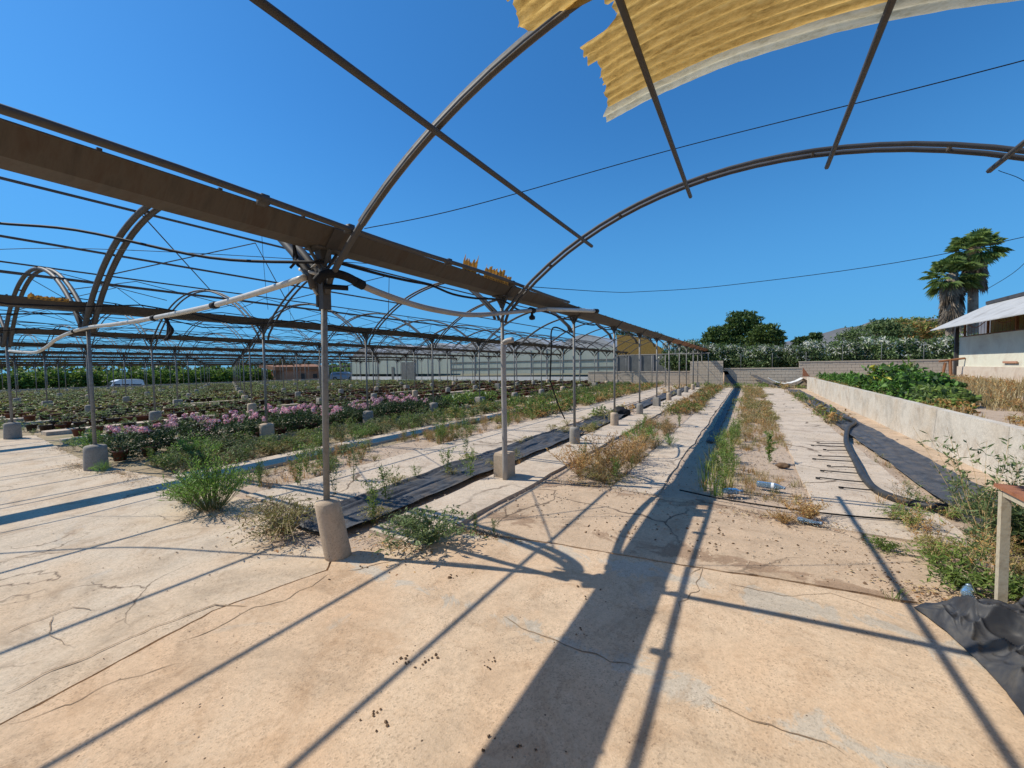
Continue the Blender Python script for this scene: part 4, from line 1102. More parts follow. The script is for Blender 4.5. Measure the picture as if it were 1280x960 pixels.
zone('bed_dry_grass', 'dry golden grass on the raised ground in front of the white-roofed building', 4.4, 8.0, 7, 27, 14, [(tDRYc[1], 5, 1.5), (tDRYc[0], 2, 1.1), (tTUS[1], 2, 1.6), (tBRDc[1], .3, .8)], 30, bedz, 11, cat='grass')
zone('bed_low_weeds', 'sparse dry stalks along the top of the retaining wall', 3.1, 4.6, 5, 29, 14, [(tDRYc[1], 5, .8), (tBRDc[1], .5, .7), (tDRYc[0], 1.5, .6)], 30, bedz, 12, patch=-.05)

# ---- single weeds one can point at
WM = {}
def weed(kind, q, x, y, rz, sc, label, z=-.02, name='weed', grp=None, zs=1.0):
    if kind not in WM: WM[kind] = q.mesh(name)
    o = link(name, WM[kind], None, (x, y, z), rz, (sc, sc, sc * zs))
    return tag(o, label, 'weed', grp)
BIGF = t_feather(31, .62, .46, 150)
weed('bigf', BIGF, -5.38, 2.15, 0, (1.1), 'big bright green feathery bush on the pale slab left of the nearest post', 0, 'feathery_bush')
weed('bigf', BIGF, -5.85, 2.1, 2, .6, 'smaller feathery green clump against the left side of the big bush', 0, 'feathery_bush')
weed('f2', FEA[0], -8.55, 3.2, 1, .95, 'feathery green bush in front of the pink flowers, left of the big bush', 0, 'feathery_bush')
weed('f2', FEA[0], -11.6, 2.6, 2, .85, 'bright green feathery clump near the left edge between two concrete stubs', 0, 'feathery_bush')
weed('f2', FEA[0], -8.9, 2.05, 4, .35, 'small green tuft at the foot of the left concrete stub', 0, 'feathery_bush')
CL = t_broad(33, .24, .46, 60, 'leaf_grey', .06, .018, 'stem_green', .25, 13)
weed('cl', CL, -2.5, 2.68, 0, 1.15, 'grey-green sprawling weed clump right of the leaning concrete stub', 0, 'weed_clump')
weed('cl', CL, -2.95, 2.85, 2, .6, 'small sprawling weed between the stub and the black plastic', 0, 'weed_clump')
DC = t_broad(34, .22, .42, 60, 'leaf_olive', .05, .012, 'stem_dry', .3, 12)
weed('dc', DC, -3.85, 2.15, 1, 1.25, 'olive and brown weed mat left of the leaning concrete stub', 0, 'weed_clump')
weed('dc', DC, -4.35, 2.3, 3, 1.0, 'low brown weed mat beside the crack left of the black plastic', 0, 'weed_clump')
weed('spr', SPG[0], -2.28, 3.08, 0, .36, 'left one of two tiny sprouts on the joint of the near slab', 0, 'sprout')
weed('spr', SPG[0], -2.08, 3.12, 2, .32, 'right one of two tiny sprouts on the joint of the near slab', 0, 'sprout')
OR_ = t_spindly(35, .58, 42, 'leaf_dry', 'stem_dry', .65, 22, .036, .010)
weed('or', OR_, -1.72, 5.75, 0, 1.0, 'big spindly rust-coloured weed bush left of the broad shadow', -.02, 'dry_weed')
weed('or2', t_broad(36, .22, .7, 60, 'leaf_olive', .05, .013, 'stem_dry', .3, 12), -1.75, 5.35, 0, .8, 'olive weed skirt at the front of the rust-coloured weed bush', -.02, 'weed_clump')
weed('or', OR_, -2.15, 5.5, 2, .75, 'lower rust-coloured weed bush left of the big one', -.02, 'dry_weed')
weed('or', OR_, -1.75, 6.7, 4, .8, 'rust-coloured weed bush just behind the big one', -.02, 'dry_weed')
weed('f2', FEA[0], -1.85, 8.0, 3, .9, 'green feathery bush behind the rust-coloured weed bush', 0, 'feathery_bush')
weed('f2', FEA[0], -1.35, 8.3, 5, .45, 'little green tuft right of the green feathery bush', 0, 'feathery_bush')
for k, (x_, y_, s_) in enumerate(((-3.35, 2.75, .9), (-4.6, 3.2, .95), (-3.75, 3.3, .9), (-4.9, 3.7, 1.0), (-3.9, 4.6, .8), (-4.3, 5.6, .9), (-5.4, 3.2, 1.1))):
    weed('sg%d' % (k % 2), SPG[k % 2], x_, y_, k, s_, ['spindly green weed right behind the leaning stub', 'thin weed stalks on the strip behind the nearest post', 'spindly weed growing out of the black plastic near the stub', 'thin weed left of the nearest post pipe', 'weed stalks by the left edge of the black plastic', 'small weed on the pale strip left of the standpipe', 'thin weed stalks at the rusty patch left of the nearest post'][k], -.01, 'tall_weed')
weed('gtall', t_spindly(38, .5, 3, 'leaf_weed', 'stem_green', .03, 40, .05, .014), .28, 7.6, 0, 1.0, 'single upright green stalk in the dry grass beyond the bottles', -.02, 'tall_weed')
weed('rl', t_spindly(39, .14, 30, 'leaf_dry', 'stem_dry', .28, 10, .03, .01), .52, 5.0, 0, 1.0, 'flat rust-brown dead weed on the slab right of the blue bottles', -.01, 'dry_weed')
weed('rl', None, .30, 4.78, 2, .6, 'small brown dead weed patch along the slab joint', -.01, 'dry_weed')
TB = t_spindly(40, .98, 16, 'leaf_grey', 'stem_dry', .5, 16, .055, .014)
weed('tb', TB, 1.72, 4.9, 0, 1.0, 'tall bare branching weed in front of the retaining wall', -.02, 'tall_weed')
weed('tb', TB, 2.15, 5.35, 2, .85, 'second tall branching weed behind the table leg', -.02, 'tall_weed')
weed('bl', t_broad(41, .42, .3, 36, 'leaf_grey', .08, .035, 'stem_green', .15, 14), 1.95, 5.0, 0, 1.0, 'blue-green leafy weed bush left of the table leg', -.02, 'weed_clump')
weed('lowr', t_broad(42, .15, .34, 46, 'leaf_weed', .055, .018, 'stem_green', .3, 12), 1.30, 4.0, 0, 1.0, 'low green weed mat between the shadow line and the black tarp', -.01, 'weed_clump')
weed('lowr', None, 1.62, 3.98, 2, .9, 'low green weeds behind the folded black tarp', -.01, 'weed_clump')
weed('lowr', None, 1.0, 4.5, 4, .55, 'small weed mat at the corner of the slab near the shadow line', -.01, 'weed_clump')
weed('tiny', t_tuft(43, .1, .05, 20, 'leaf_weed', .006, .8), .84, 3.56, 0, 1.0, 'tiny grass tuft in the joint beside the black tarp', 0, 'grass_tuft')

# ================================================================ PINK FLOWER ROW
def flower_plant(seed, h=.66, w=.40, n=420):
    rn = random.Random(seed); q = MB(); q.mat('leaf_dark')
    for k in range(n):
        a = rn.uniform(0, 6.283); rr = w * rn.random() ** .5; z = h * rn.uniform(.04, .97) * (1 - .25 * (rr / w) ** 2)
        q.leaf((math.cos(a) * rr * .8, math.sin(a) * rr * .8, z), (math.cos(a) + rv(rn, .6), math.sin(a) + rv(rn, .6), rn.uniform(-.2, 1.2)), rn.uniform(.07, .13), rn.uniform(.02, .035), (rv(rn, .5), rv(rn, .5), 1), .3)
    q.mat('stem_green')
    for k in range(10):
        a = rn.uniform(0, 6.283); q.tube([(0, 0, .1), (math.cos(a) * w * .6, math.sin(a) * w * .6, h * .85)], .004, 3, cap=False)
    f = q.mesh('foliage')
    q = MB(); q.mat('petal_pink')
    for c in range(rn.randint(2, 7)):
        a = rn.uniform(0, 6.283); rr = w * rn.uniform(.1, .95); cz = h * rn.uniform(.82, 1.06)
        cc = Vector((math.cos(a) * rr, math.sin(a) * rr, cz)); R_ = rn.uniform(.05, .095)
        for k in range(34):
            d = Vector((rv(rn, 1), rv(rn, 1), rn.uniform(-.3, 1))).normalized()
            q.leaf(cc + d * R_ * .75, d.cross(Vector((rv(rn, 1), rv(rn, 1), rv(rn, 1)))), .045, .03, d)
    return f, q.mesh('blossom')
FP = [flower_plant(50 + k, .58 + .05 * (k % 3)) for k in range(5)]
FPW = None
DPOT = t_pot('terracotta_pot', 12, .2, .13).mesh('pot')
k = 0
for row, (fx, cnt, y0) in enumerate(((-9.75, 23, 2.55), (-10.35, 23, 2.75))):
    for j in range(cnt):
        y = y0 + j * .40 + rnd.uniform(-.06, .06)
        p = thing('flowering_plant', 'pink-flowering leafy plant, %s from the left in the %s line of the pink row' % (ordw(j + 1), ['front', 'back'][row]), 'flowering plant', (fx + rnd.uniform(-.08, .08), y, 0), rnd.uniform(0, 6.28), 'pink flowering plants', rnd.uniform(.85, 1.12) * (.95 if j > 3 else .85))
        f, b_ = FP[rnd.randrange(5)]
        link('foliage', f, p)
        if j < 20 and rnd.random() < .85: link('blossom', b_, p)
        link('pot', DPOT, p)
WF = leafcloud('foliage', [(0, 0, .3, .28, .28, .26, 240)], .11, ['leaf_weed', 'petal_white'], [.96, .04], 5)
for j in range(9):
    p = thing('white_flower_plant', 'green leafy plant with white blossoms past the pink row, %s from the left' % ordw(j + 1), 'plant', (-9.8 - .3 * (j % 2), 11.7 + .36 * j, 0), j, 'white blossomed plants')
    link('foliage', WF, p); link('pot', DPOT, p)

# ================================================================ POTTED CROP FIELD
CP = [t_cropplant(60, .22, .18, 'leaf_grey'), t_cropplant(61, .24, .2, 'leaf_weed', 30, .1), t_cropplant(62, .18, .16, 'leaf_olive', 24, .08), t_cropplant(63, .22, .2, 'leaf_grey', 30, .1)]
CPC = [t_cropplant(64, .22, .22, 'leaf_grey', 13, .16), t_cropplant(65, .22, .22, 'leaf_weed', 13, .16), t_cropplant(66, .18, .22, 'leaf_olive', 12, .15), t_cropplant(67, .2, .22, 'leaf_grey', 12, .15)]
for q in CP + CPC:
    q.v = [(a, b_, c + .14) for a, b_, c in q.v]
tCP, tCPC = T(CP), T(CPC)
tPot = Tmpl(t_pot('terracotta_pot', 6)); tPotD = Tmpl(t_pot('dark_pot', 6))
mCP = [q.mesh('foliage') for q in CP]
mPot = t_pot('terracotta_pot', 12).mesh('pot'); mPotD = t_pot('dark_pot', 12).mesh('pot')
spots = []
rn = random.Random(99)
for r in range(1, ROWS - 1):
    x0 = rowx(r)
    for ri, dx in enumerate((-.9, -1.65, -3.0, -3.75, -5.2)):
        xx = x0 + dx
        if r == 1 and ri == 0: y = 15.5
        elif r == 1 and ri == 1: y = 13.0
        else: y = 2.2 + rn.uniform(0, .5)
        kind0 = rn.choice([0, 0, 1, 2, 3, 0])
        jj = 0
        while y < 36:
            y += rn.uniform(.27, .36)
            if noise.noise(Vector((xx * .5, y * .25, 4))) < -.33: continue
            jj += 1
            empty_ = (y > 12 and xx > -26 and rn.random() < .72)
            spots.append((math.hypot(xx, y), xx + rn.uniform(-.06, .06), y, None if empty_ else (kind0 if rn.random() < .75 else rn.randrange(4)), rn.random() < .4, r, ri, jj))
spots.sort()
items = []
for n_, (d_, x, y, kd, terr, r, ri, jj) in enumerate(spots):
    rz = rn.uniform(0, 6.28); sc = rn.uniform(.85, 1.25)
    if n_ < 300:
        if kd is None:
            lab = 'empty %s flowerpot, %s pot row past post row %s, %s along' % ('reddish' if terr else 'dark', ordw(ri + 1), ['', 'two', 'three', 'four', 'five', 'six', 'seven', 'eight', 'nine'][r], ordw(jj))
            p = thing('potted_plant', lab, 'flowerpot', (x, y, fall(x)), rz, 'empty pots in the field rows', sc)
            link('pot', mPot if terr else mPotD, p)
        else:
            lab = 'leafy plant, %s pot, %s pot row past post row %s, %s along' % ('reddish' if terr else 'dark', ordw(ri + 1), ['', 'two', 'three', 'four', 'five', 'six', 'seven', 'eight', 'nine'][r], ordw(jj))
            p = thing('potted_plant', lab, 'potted plant', (x, y, fall(x)), rz, 'potted plants in the field rows', sc)
            link('pot', mPot if terr else mPotD, p); link('foliage', mCP[kd], p).scale = (1, 1, .75)
    else:
        if n_ % 1 == 0: items.append((tPot if terr else tPotD, (x, y, fall(x)), rz, sc, 1))
        if kd is not None: items.append(((tCP if d_ < 16 else tCPC)[kd], (x, y, fall(x)), rz, sc * rn.uniform(.9, 1.25), .8))
stuff('potted_crop', scatter('potted_crop', items), 'endless distant rows of small potted plants filling the left field', 'potted plants')
# weeds between the rows
zone('field_weeds', 'patchy low green weeds between the pot rows of the left field', -60, -10.6, 2.2, 36, 2.6, [(tBRDc[0], 5, .6), (tBRDc[1], 2, .6), (tBRDc[2], 3, .6), (tDRYc[1], 1, .6)], 50, lambda x, y: fall(x) - .02, 15)

# ================================================================ BLACK GROUND PLASTIC, HOSES, TARP
def cloth(name, x0, x1, y0, y1, nx, ny, zf, mat, label, cat='plastic sheet', edge=.03, seed=1, shape=None):
    q = MB(); q.mat(mat, True); vs = []
    for j in range(ny + 1):
        for i in range(nx + 1):
            u, v = i / nx, j / ny
            x = x0 + (x1 - x0) * u; y = y0 + (y1 - y0) * v
            if shape: x, y = shape(u, v)
            x += edge * noise.noise(Vector((y * 1.6, u * 2, seed))) * 1.5
            vs.append((x, y, zf(x, y, u, v)))
    nn = len(vs)
    vs += [(a, b_, c - .004) for a, b_, c in vs]
    fs = []
    for j in range(ny):
        for i in range(nx):
            a = j * (nx + 1) + i
            fs.append((a, a + 1, a + nx + 2, a + nx + 1)); fs.append((nn + a, nn + a + nx + 1, nn + a + nx + 2, nn + a + 1))
    for i in range(nx):
        for a in (i, ny * (nx + 1) + i): fs.append((a, nn + a, nn + a + 1, a + 1) if a < nx + 1 else (a, a + 1, nn + a + 1, nn + a))
    for j in range(ny):
        for a, b_ in ((j * (nx + 1), (j + 1) * (nx + 1)), (j * (nx + 1) + nx, (j + 1) * (nx + 1) + nx)):
            fs.append((a, b_, nn + b_, nn + a))
    q.add(vs, fs)
    return tag(link(name, q.mesh(name)), label, cat)
def ridge(x, y, u, v, amp=.02, lo=.012):
    return lo + amp * abs(noise.noise(Vector((x * 7, y * .7, 1)))) + amp * .6 * abs(noise.noise(Vector((x * 17, y * 2.1, 2)))) + (.02 if u < .06 or u > .94 else 0)
cloth('ground_plastic', -4.12, -3.34, 2.3, 9.0, 40, 150, lambda x, y, u, v: ridge(x, y, u, v, .05), 'plastic_sheet', 'wrinkled black plastic strip on the ground behind the nearest post', seed=2)
cloth('ground_plastic', -4.0, -3.3, 9.6, 13.2, 40, 80, lambda x, y, u, v: ridge(x, y, u, v, .05) + .16 * max(0, noise.noise(Vector((x * 2.2, y * 1.1, 7)))), 'plastic_sheet', 'crumpled heap of black plastic beside the fourth post', seed=3, edge=.08)
cloth('ground_plastic', -3.95, -3.35, 15.0, 29, 16, 70, lambda x, y, u, v: ridge(x, y, u, v, .05), 'plastic_sheet', 'far black plastic strip left of the distant concrete stubs', seed=4)
cloth('ground_plastic', 1.86, 2.46, 5.3, 28.6, 30, 260, lambda x, y, u, v: ridge(x, y, u, v, .035, .004), 'plastic_sheet', 'long black plastic strip between the path and the retaining wall', seed=5)
cloth('ground_plastic', -.78, -.62, 9.0, 30.5, 8, 120, lambda x, y, u, v: .004 + .03 * abs(noise.noise(Vector((x * 9, y * 1.2, 1)))), 'plastic_sheet', 'narrow black plastic band along the shaded lane', seed=6, edge=.06)
cloth('ground_plastic', -.9, -.3, 30.5, 32.17, 10, 26, lambda x, y, u, v: max(.03, 1.05 * v ** 2.2) + .02, 'plastic_sheet', 'black plastic band climbing the grey wall at the end of the lane', seed=7, shape=lambda u, v: (-.75 - .95 * v ** 1.5 + .32 * u, 30.5 + 1.66 * min(1, v * 1.15)))
cloth('ground_plastic', .4, 1.0, 29.5, 32.2, 10, 26, lambda x, y, u, v: .03 + .75 * v ** 1.6, 'plastic_sheet', 'black plastic leaning on the far wall right of the lane', seed=8, shape=lambda u, v: (1.9 - 1.9 * v + .35 * u, 29.9 + 2.2 * v))
cloth('white_plastic', 1.0, 2.8, 30.4, 31.6, 24, 14, lambda x, y, u, v: .25 + .5 * (abs(u - .5) * 1.7) ** 2 + .1 * abs(noise.noise(Vector((x * 3, y * 6, 1)))), 'white_sheet', 'sagging white plastic sheet hung at the far end before the low wall', seed=9)
cloth('ground_plastic', 1.9, 2.9, 30.6, 31.8, 20, 12, lambda x, y, u, v: .12 + .4 * (abs(u - .5) * 1.7) ** 2, 'plastic_sheet', 'black plastic under the sagging white sheet at the far end', seed=10)
# thick black hose with dripper stubs
HP = smooth([(2.02, 22.5, .03), (2.35, 20.2, .04), (2.34, 18.4, .05), (2.0, 17.2, .04), (1.94, 16.4, .04), (2.2, 14.4, .06), (2.3, 13.2, .06), (1.98, 12.0, .05), (1.72, 10.6, .05), (1.56, 9.5, .05), (1.42, 8.0, .05), (1.33, 7.0, .04), (1.33, 6.4, .04), (1.42, 6.1, .04), (1.58, 5.93, .04), (1.72, 5.86, .05)], 8)
hh = thing('supply_hose', 'thick black hose snaking over the plastic strip with a comb of thin side tubes', 'hose', (1.9, 12, 0))
q = MB(); q.mat('hose_black', True); q.tube([p - hh.location for p in HP], .042, 12); link('main_hose', q.mesh('main_hose'), hh)
q = MB(); q.mat('rubber', True); q.tube([Vector((1.70, 5.865, .05)) - hh.location, Vector((1.78, 5.83, .05)) - hh.location], .052, 12); link('end_fitting', q.mesh('end_fitting'), hh)
near_ = [p for p in HP if p.y < 10.3]
for k in range(9):
    yy_ = 9.7 - k * .42
    p = min(HP, key=lambda v: abs(v.y - yy_))
    L = .40 + .10 * math.sin(k * 2.1)
    q = MB(); q.mat('rubber', True)
    q.tube(smooth([(0, 0, .0), (-L * .5, .03, -.014), (-L, .05 + rv(rnd, .05), -.026)], 4), .008, 6)
    q.tube([(-L, .05, -.026), (-L - .05, .055, -.026)], .013, 6)
    link('side_tube', q.mesh('side_tube'), hh, p - hh.location)
hose('drip_hose', [(2.6, 6.2, .12), (2.2, 5.75, .10), (1.95, 5.4, .06), (1.72, 5.2, .03)], .028, 'hose_black', 'second black hose end in the weeds left of the table leg', 'hose')
hose('drip_hose', [(3.0, 5.9, .25), (2.5, 5.5, .2), (2.05, 5.1, .12)], .02, 'hose_black', 'thinner black pipe crossing behind the table leg', 'hose')
hose('drip_hose', [(-.75, 5.35, .012), (-.2, 5.22, .012), (.5, 5.2, .014), (1.1, 5.3, .012), (1.5, 5.45, .012)], .009, 'rubber', 'thin black tube lying across the path behind the blue bottles', 'hose', n=6)

# black tarp lower right
def tarp_shape(u, v):
    # u along the front edge from the left tip to the right, v from front to back
    fx = .90 + .26 * u + .06 * math.sin(u * 5) ; fy = 3.47 - 1.35 * u
    bx = .98 + 1.25 * u ** .8; by = 3.56 + .20 * math.sin(min(1, u * 1.6) * 1.6) - .35 * u * u
    return fx + (bx - fx) * v, fy + (by - fy) * v
def tarp_z(x, y, u, v):
    def rg(a, b_, k): return (1 - min(1, abs(noise.noise(Vector((a, b_, k)))) * 2.6)) ** 2
    wx = x + .12 * noise.noise(Vector((x * 4, y * 4, 9))); wy = y + .12 * noise.noise(Vector((x * 4, y * 4, 4)))
    f1 = .10 * noise.noise(Vector((wx * 2.2 + wy * 1.2, wy * 2.0 - wx * 1.6, 3))) + .07
    f2 = .075 * rg(wx * 3.2 + wy * 2.4, wy * 1.6 - wx * 1.0, 8) + .045 * rg(wx * 6.5 - wy * 3, wy * 5.5, 2) + .018 * rg(wx * 15, wy * 12, 5)
    e_ = min(1, u * 6, v * 5, (1 - u) * 6)
    return .014 + e_ * max(0, f1 + f2) + .006 * rg(wx * 9, wy * 9, 1)
cloth('tarp', 0, 1, 0, 1, 170, 130, tarp_z, 'tarp_cloth', 'crumpled black tarpaulin heap on the slab at the lower right corner', 'tarp', edge=.02, seed=11, shape=tarp_shape)

# ================================================================ TABLE (right edge)
tb = thing('work_table', 'rusty steel-topped work table with pale wooden legs at the right edge', 'table', (1.38, 3.70, 0))
q = MB(); q.mat('rust_table'); q.box((.44, -.50, .80), (.95, 1.08, .022)); link('tabletop', q.mesh('tabletop'), tb)
for k, (lx, ly) in enumerate(((0, 0), (.88, 0), (0, -.98), (.88, -.98))):
    q = MB(); q.mat('wood_post'); q.box((0, 0, .385), (.042, .042, .77)); link('leg', q.mesh('leg'), tb, (lx, ly, 0))
for nm, c_, d_ in (('rail', (.44, .004, .768), (.83, .03, .04)), ('rail', (.44, -.984, .768), (.83, .03, .04)), ('rail', (-.004, -.49, .768), (.03, .93, .04)), ('rail', (.884, -.49, .768), (.03, .93, .04))):
    q = MB(); q.mat('wood_post'); q.box(c_, d_); link(nm, q.mesh(nm), tb)

# ================================================================ LITTER
def bottle(loc, rz, lab, crush=0.0, L=.30, r_=.043):
    b_ = thing('plastic_bottle', lab, 'bottle', loc, rz, 'blue plastic bottles')
    rn = random.Random(int(loc[0] * 100) + 5)
    pr = [(.0, .012), (.012, r_ * .9), (.03, r_), (.06, r_ * .93), (.075, r_), (.10, r_ * .94), (.115, r_), (.14, r_ * .94), (.155, r_), (.20, r_ * .98), (.235, r_ * .75), (.262, .018), (.285, .016)]
    q = MB(); q.mat('bottle_plastic', True); vs = []; n_ = 16
    for x_, rad in pr:
        sq = 1 - crush * (.35 + .65 * rn.random())
        oy = crush * rv(rn, .02)
        for k in range(n_):
            a = 2 * math.pi * k / n_
            vs.append((x_ * L / .285 * (1 - crush * .25), math.cos(a) * rad * (1 + crush * .3) + oy, r_ + math.sin(a) * rad * sq))
    fs = []
    for i in range(len(pr) - 1):
        for k in range(n_):
            fs.append((i * n_ + k, (i + 1) * n_ + k, (i + 1) * n_ + (k + 1) % n_, i * n_ + (k + 1) % n_))
    fs.append(tuple(range(n_))); q.add(vs, fs); link('bottle_body', q.mesh('bottle_body'), b_)
    q = MB(); q.mat('car_blue', True); xx = L * (1 - crush * .25); q.tube([(xx - .004, 0, r_), (xx + .014, 0, r_)], .018, 12); link('cap', q.mesh('cap'), b_)
    if crush < .2:
        q = MB(); q.mat('label_white', True); q.tube([(.165, 0, r_), (.195, 0, r_)], r_ * 1.015, 18, cap=False); link('label_band', q.mesh('label_band'), b_)
bottle((.08, 5.98, 0), R(-9), 'clear blue water bottle lying flat on the path, right one of the pair')
bottle((-.28, 5.42, 0), R(28), 'crushed blue bottle at the edge of the shadow, left one of the pair', .45, .26, .05)
bottle((1.22, 3.66, .05), R(70), 'clear bottle half buried in weeds behind the black tarp', .2, .17, .028)
bottle((.42, 4.86, 0), R(-12), 'flattened clear bottle in the joint among brown dead weeds', .55, .22, .03)
def lump(name, loc, sx, sy, sz, mat, lab, cat, seed=0):
    bm = bmesh.new(); bmesh.ops.create_icosphere(bm, subdivisions=3, radius=1)
    for v in bm.verts:
        n_ = 1 + .35 * noise.noise(v.co * 1.6 + Vector((seed, 0, 0))) + .15 * noise.noise(v.co * 5 + Vector((seed, 0, 0)))
        v.co = Vector((v.co.x * sx * n_, v.co.y * sy * n_, max(-.02, v.co.z * sz * n_ + sz * .5)))
    me = bpy.data.meshes.new(name); bm.to_mesh(me); bm.free(); me.materials.append(MATS[mat])
    for p in me.polygons: p.use_smooth = True
    return tag(link(name, me, None, loc), lab, cat)
lump('plastic_bag', (2.10, 5.2, 0), .13, .10, .09, 'white_sheet', 'white crumpled plastic bag in the weeds behind the table leg', 'bag', 2)
lump('plastic_bag', (-3.55, 12.6, 0), .28, .22, .17, 'rubber', 'lumpy black bag on the ground between the distant stubs', 'bag', 4)
lump('stone', (.45, 7.35, 0), .09, .06, .04, 'clod', 'dark stone on the dry grass beyond the blue bottles', 'stone', 5)
lump('stone', (-1.95, 2.3, 0), .016, .014, .008, 'clod', 'small dark dirt lump on the near slab by the rail shadow', 'dirt lump', 6)
q = MB(); q.mat('wood_post'); q.box((0, 0, .05), (.5, .12, .06)); tag(link('plank', q.mesh('plank'), None, (.75, 23.5, 0), .2), 'short pale plank on the path near the far end', 'plank')
q = MB(); q.mat('rust_table'); q.add([(0, 0, 0), (.35, 0, 0), (.0, 0, .55), (0, .04, 0), (.35, .04, 0), (0, .04, .55)], [(0, 1, 2), (3, 5, 4), (0, 3, 4, 1), (1, 4, 5, 2), (2, 5, 3, 0)])
tag(link('rusty_plate', q.mesh('rusty_plate'), None, (2.75, 30.0, .75)), 'small triangular rusty plate at the far end of the retaining wall', 'plate')
# clods and pebbles on the slab
CLD = []
for k in range(4):
    q = MB(); q.mat('clod' if k < 2 else 'pebble'); rn = random.Random(k)
    vs = [(rv(rn, .3) + a, rv(rn, .3) + b_, max(-.1, c + rv(rn, .2))) for a, b_, c in ((1, 0, .2), (0, 1, .1), (-1, 0, .2), (0, -1, .1), (0, 0, .8), (.6, .6, .5), (-.6, -.5, .5))]
    q.add(vs, [(0, 1, 5), (1, 2, 4), (2, 3, 6), (3, 0, 4), (0, 5, 4), (5, 1, 4), (6, 3, 4), (2, 6, 4), (3, 2, 1, 0)]); CLD.append(Tmpl(q))
rn = random.Random(5); items = []
for cxx, cyy, cnt, sp_ in ((-1.52, 1.55, 9, .03), (-1.60, 1.50, 9, .025), (-1.95, 2.3, 5, .02), (-1.0, 2.62, 9, .12), (-.85, 2.2, 5, .03), (-1.2, 1.7, 8, .03), (-1.45, 1.2, 9, .04), (-4.1, 2.0, 60, .4), (1.05, 3.75, 60, .14), (-2.6, 2.4, 40, .25), (-.8, 1.35, 8, .1), (.9, 4.2, 50, .3)):
    for _ in range(cnt): items.append((CLD[rn.randrange(2)], (cxx + rn.gauss(0, sp_), cyy + rn.gauss(0, sp_), .002), rn.uniform(0, 6), rn.uniform(.003, .011), 1))
for _ in range(420): items.append((CLD[rn.randrange(4)], (rn.uniform(-6, 1.5), rn.uniform(.6, 3.4), .0), rn.uniform(0, 6), rn.uniform(.002, .005), 1))
SHR = []
for k in range(3):
    q = MB(); q.mat(['leaf_dry', 'leaf_straw', 'stem_dry'][k]); q.add([(-1, -.15, 0), (.2, -.3, .12), (1, .1, .02), (0, .3, .1)], [(0, 1, 2, 3)]); SHR.append(Tmpl(q))
for px_, py_, ra, rb in ((-4.0, 2.12, .55, .22), (-2.75, 2.5, .38, .18), (-5.35, 2.12, .4, .14), (-8.6, 2.2, 1.5, .2), (-9.9, 2.0, .7, .25), (-12.4, 2.3, 1.3, .2), (1.3, 3.74, .36, .14), (.35, 4.9, .5, .10), (-1.9, 5.1, .7, .12), (-2.2, 3.1, .3, .05)):
    for _ in range(900):
        u = abs(rn.gauss(0, .55)); a = rn.uniform(0, 6.283)
        wob_ = 1 + .5 * noise.noise(Vector((math.cos(a) * 2, math.sin(a) * 2, px_)))
        p_ = (px_ + ra * u * wob_ * math.cos(a) * 1.3, py_ + rb * u * wob_ * math.sin(a) * 1.3, .001)
        if rn.random() < .72: items.append((CLD[rn.choice((0, 1, 1, 2))], p_, rn.uniform(0, 6), rn.uniform(.002, .0085), .7))
        else: items.append((SHR[rn.randrange(3)], p_, rn.uniform(0, 6), rn.uniform(.01, .028), 1))
stuff('dirt_crumbs', scatter('dirt_crumbs', items), 'dark soil crumbs and grit scattered over the near slab', 'crumbs')
items = []
for _ in range(5200):
    x, y = rn.uniform(-2.5, 2.4), rn.uniform(3.6, 14)
    items.append((CLD[rn.randrange(1, 4)], (x, y, -.012), rn.uniform(0, 6), rn.uniform(.005, .016), 1))
for _ in range(1800):
    x, y = rn.uniform(-6.8, -3.1), rn.uniform(2.2, 9)
    items.append((CLD[rn.randrange(1, 4)], (x, y, -.012), rn.uniform(0, 6), rn.uniform(.005, .018), 1))
stuff('gravel', scatter('gravel', items), 'loose gravel and grit on the path and between the strips', 'gravel')

# ================================================================ FAR BACKGROUND
# hills
mb = MB(); mb.mat('hill_scrub_hazed', True)
def hill(x0, x1, y, prof, depth, seed):
    n_ = 80; vs = []
    for i in range(n_ + 1):
        t = i / n_; x = x0 + (x1 - x0) * t
        h = prof(t) + 2.5 * noise.noise(Vector((t * 9, seed, 0))) + 1.2 * noise.noise(Vector((t * 31, seed, 0)))
        for j in range(7):
            s_ = j / 6
            vs.append((x + 4 * noise.noise(Vector((t * 14, j, seed))), y - depth * (1 - s_), max(-2, h) * s_ ** 1.2 * (1 + .10 * noise.noise(Vector((t * 22, j * .9, seed)))) - 3 * (1 - s_)))
        vs.append((x, y + depth, -3))
    fs = []
    for i in range(n_):
        for j in range(7):
            a = i * 8 + j; fs.append((a, a + 8, a + 9, a + 1))
    mb.add(vs, fs)
def sm(t): t = max(0, min(1, t)); return t * t * (3 - 2 * t)
hill(20, 520, 620, lambda t: 27 + 15 * sm((t - .0) / .22) + 9 * sm((t - .22) / .3) + 6 * math.sin(t * 5), 160, 3)
hill(-40, 200, 560, lambda t: 22 + 14 * sm((t - .25) / .35), 140, 8)
struct('hills', mb)

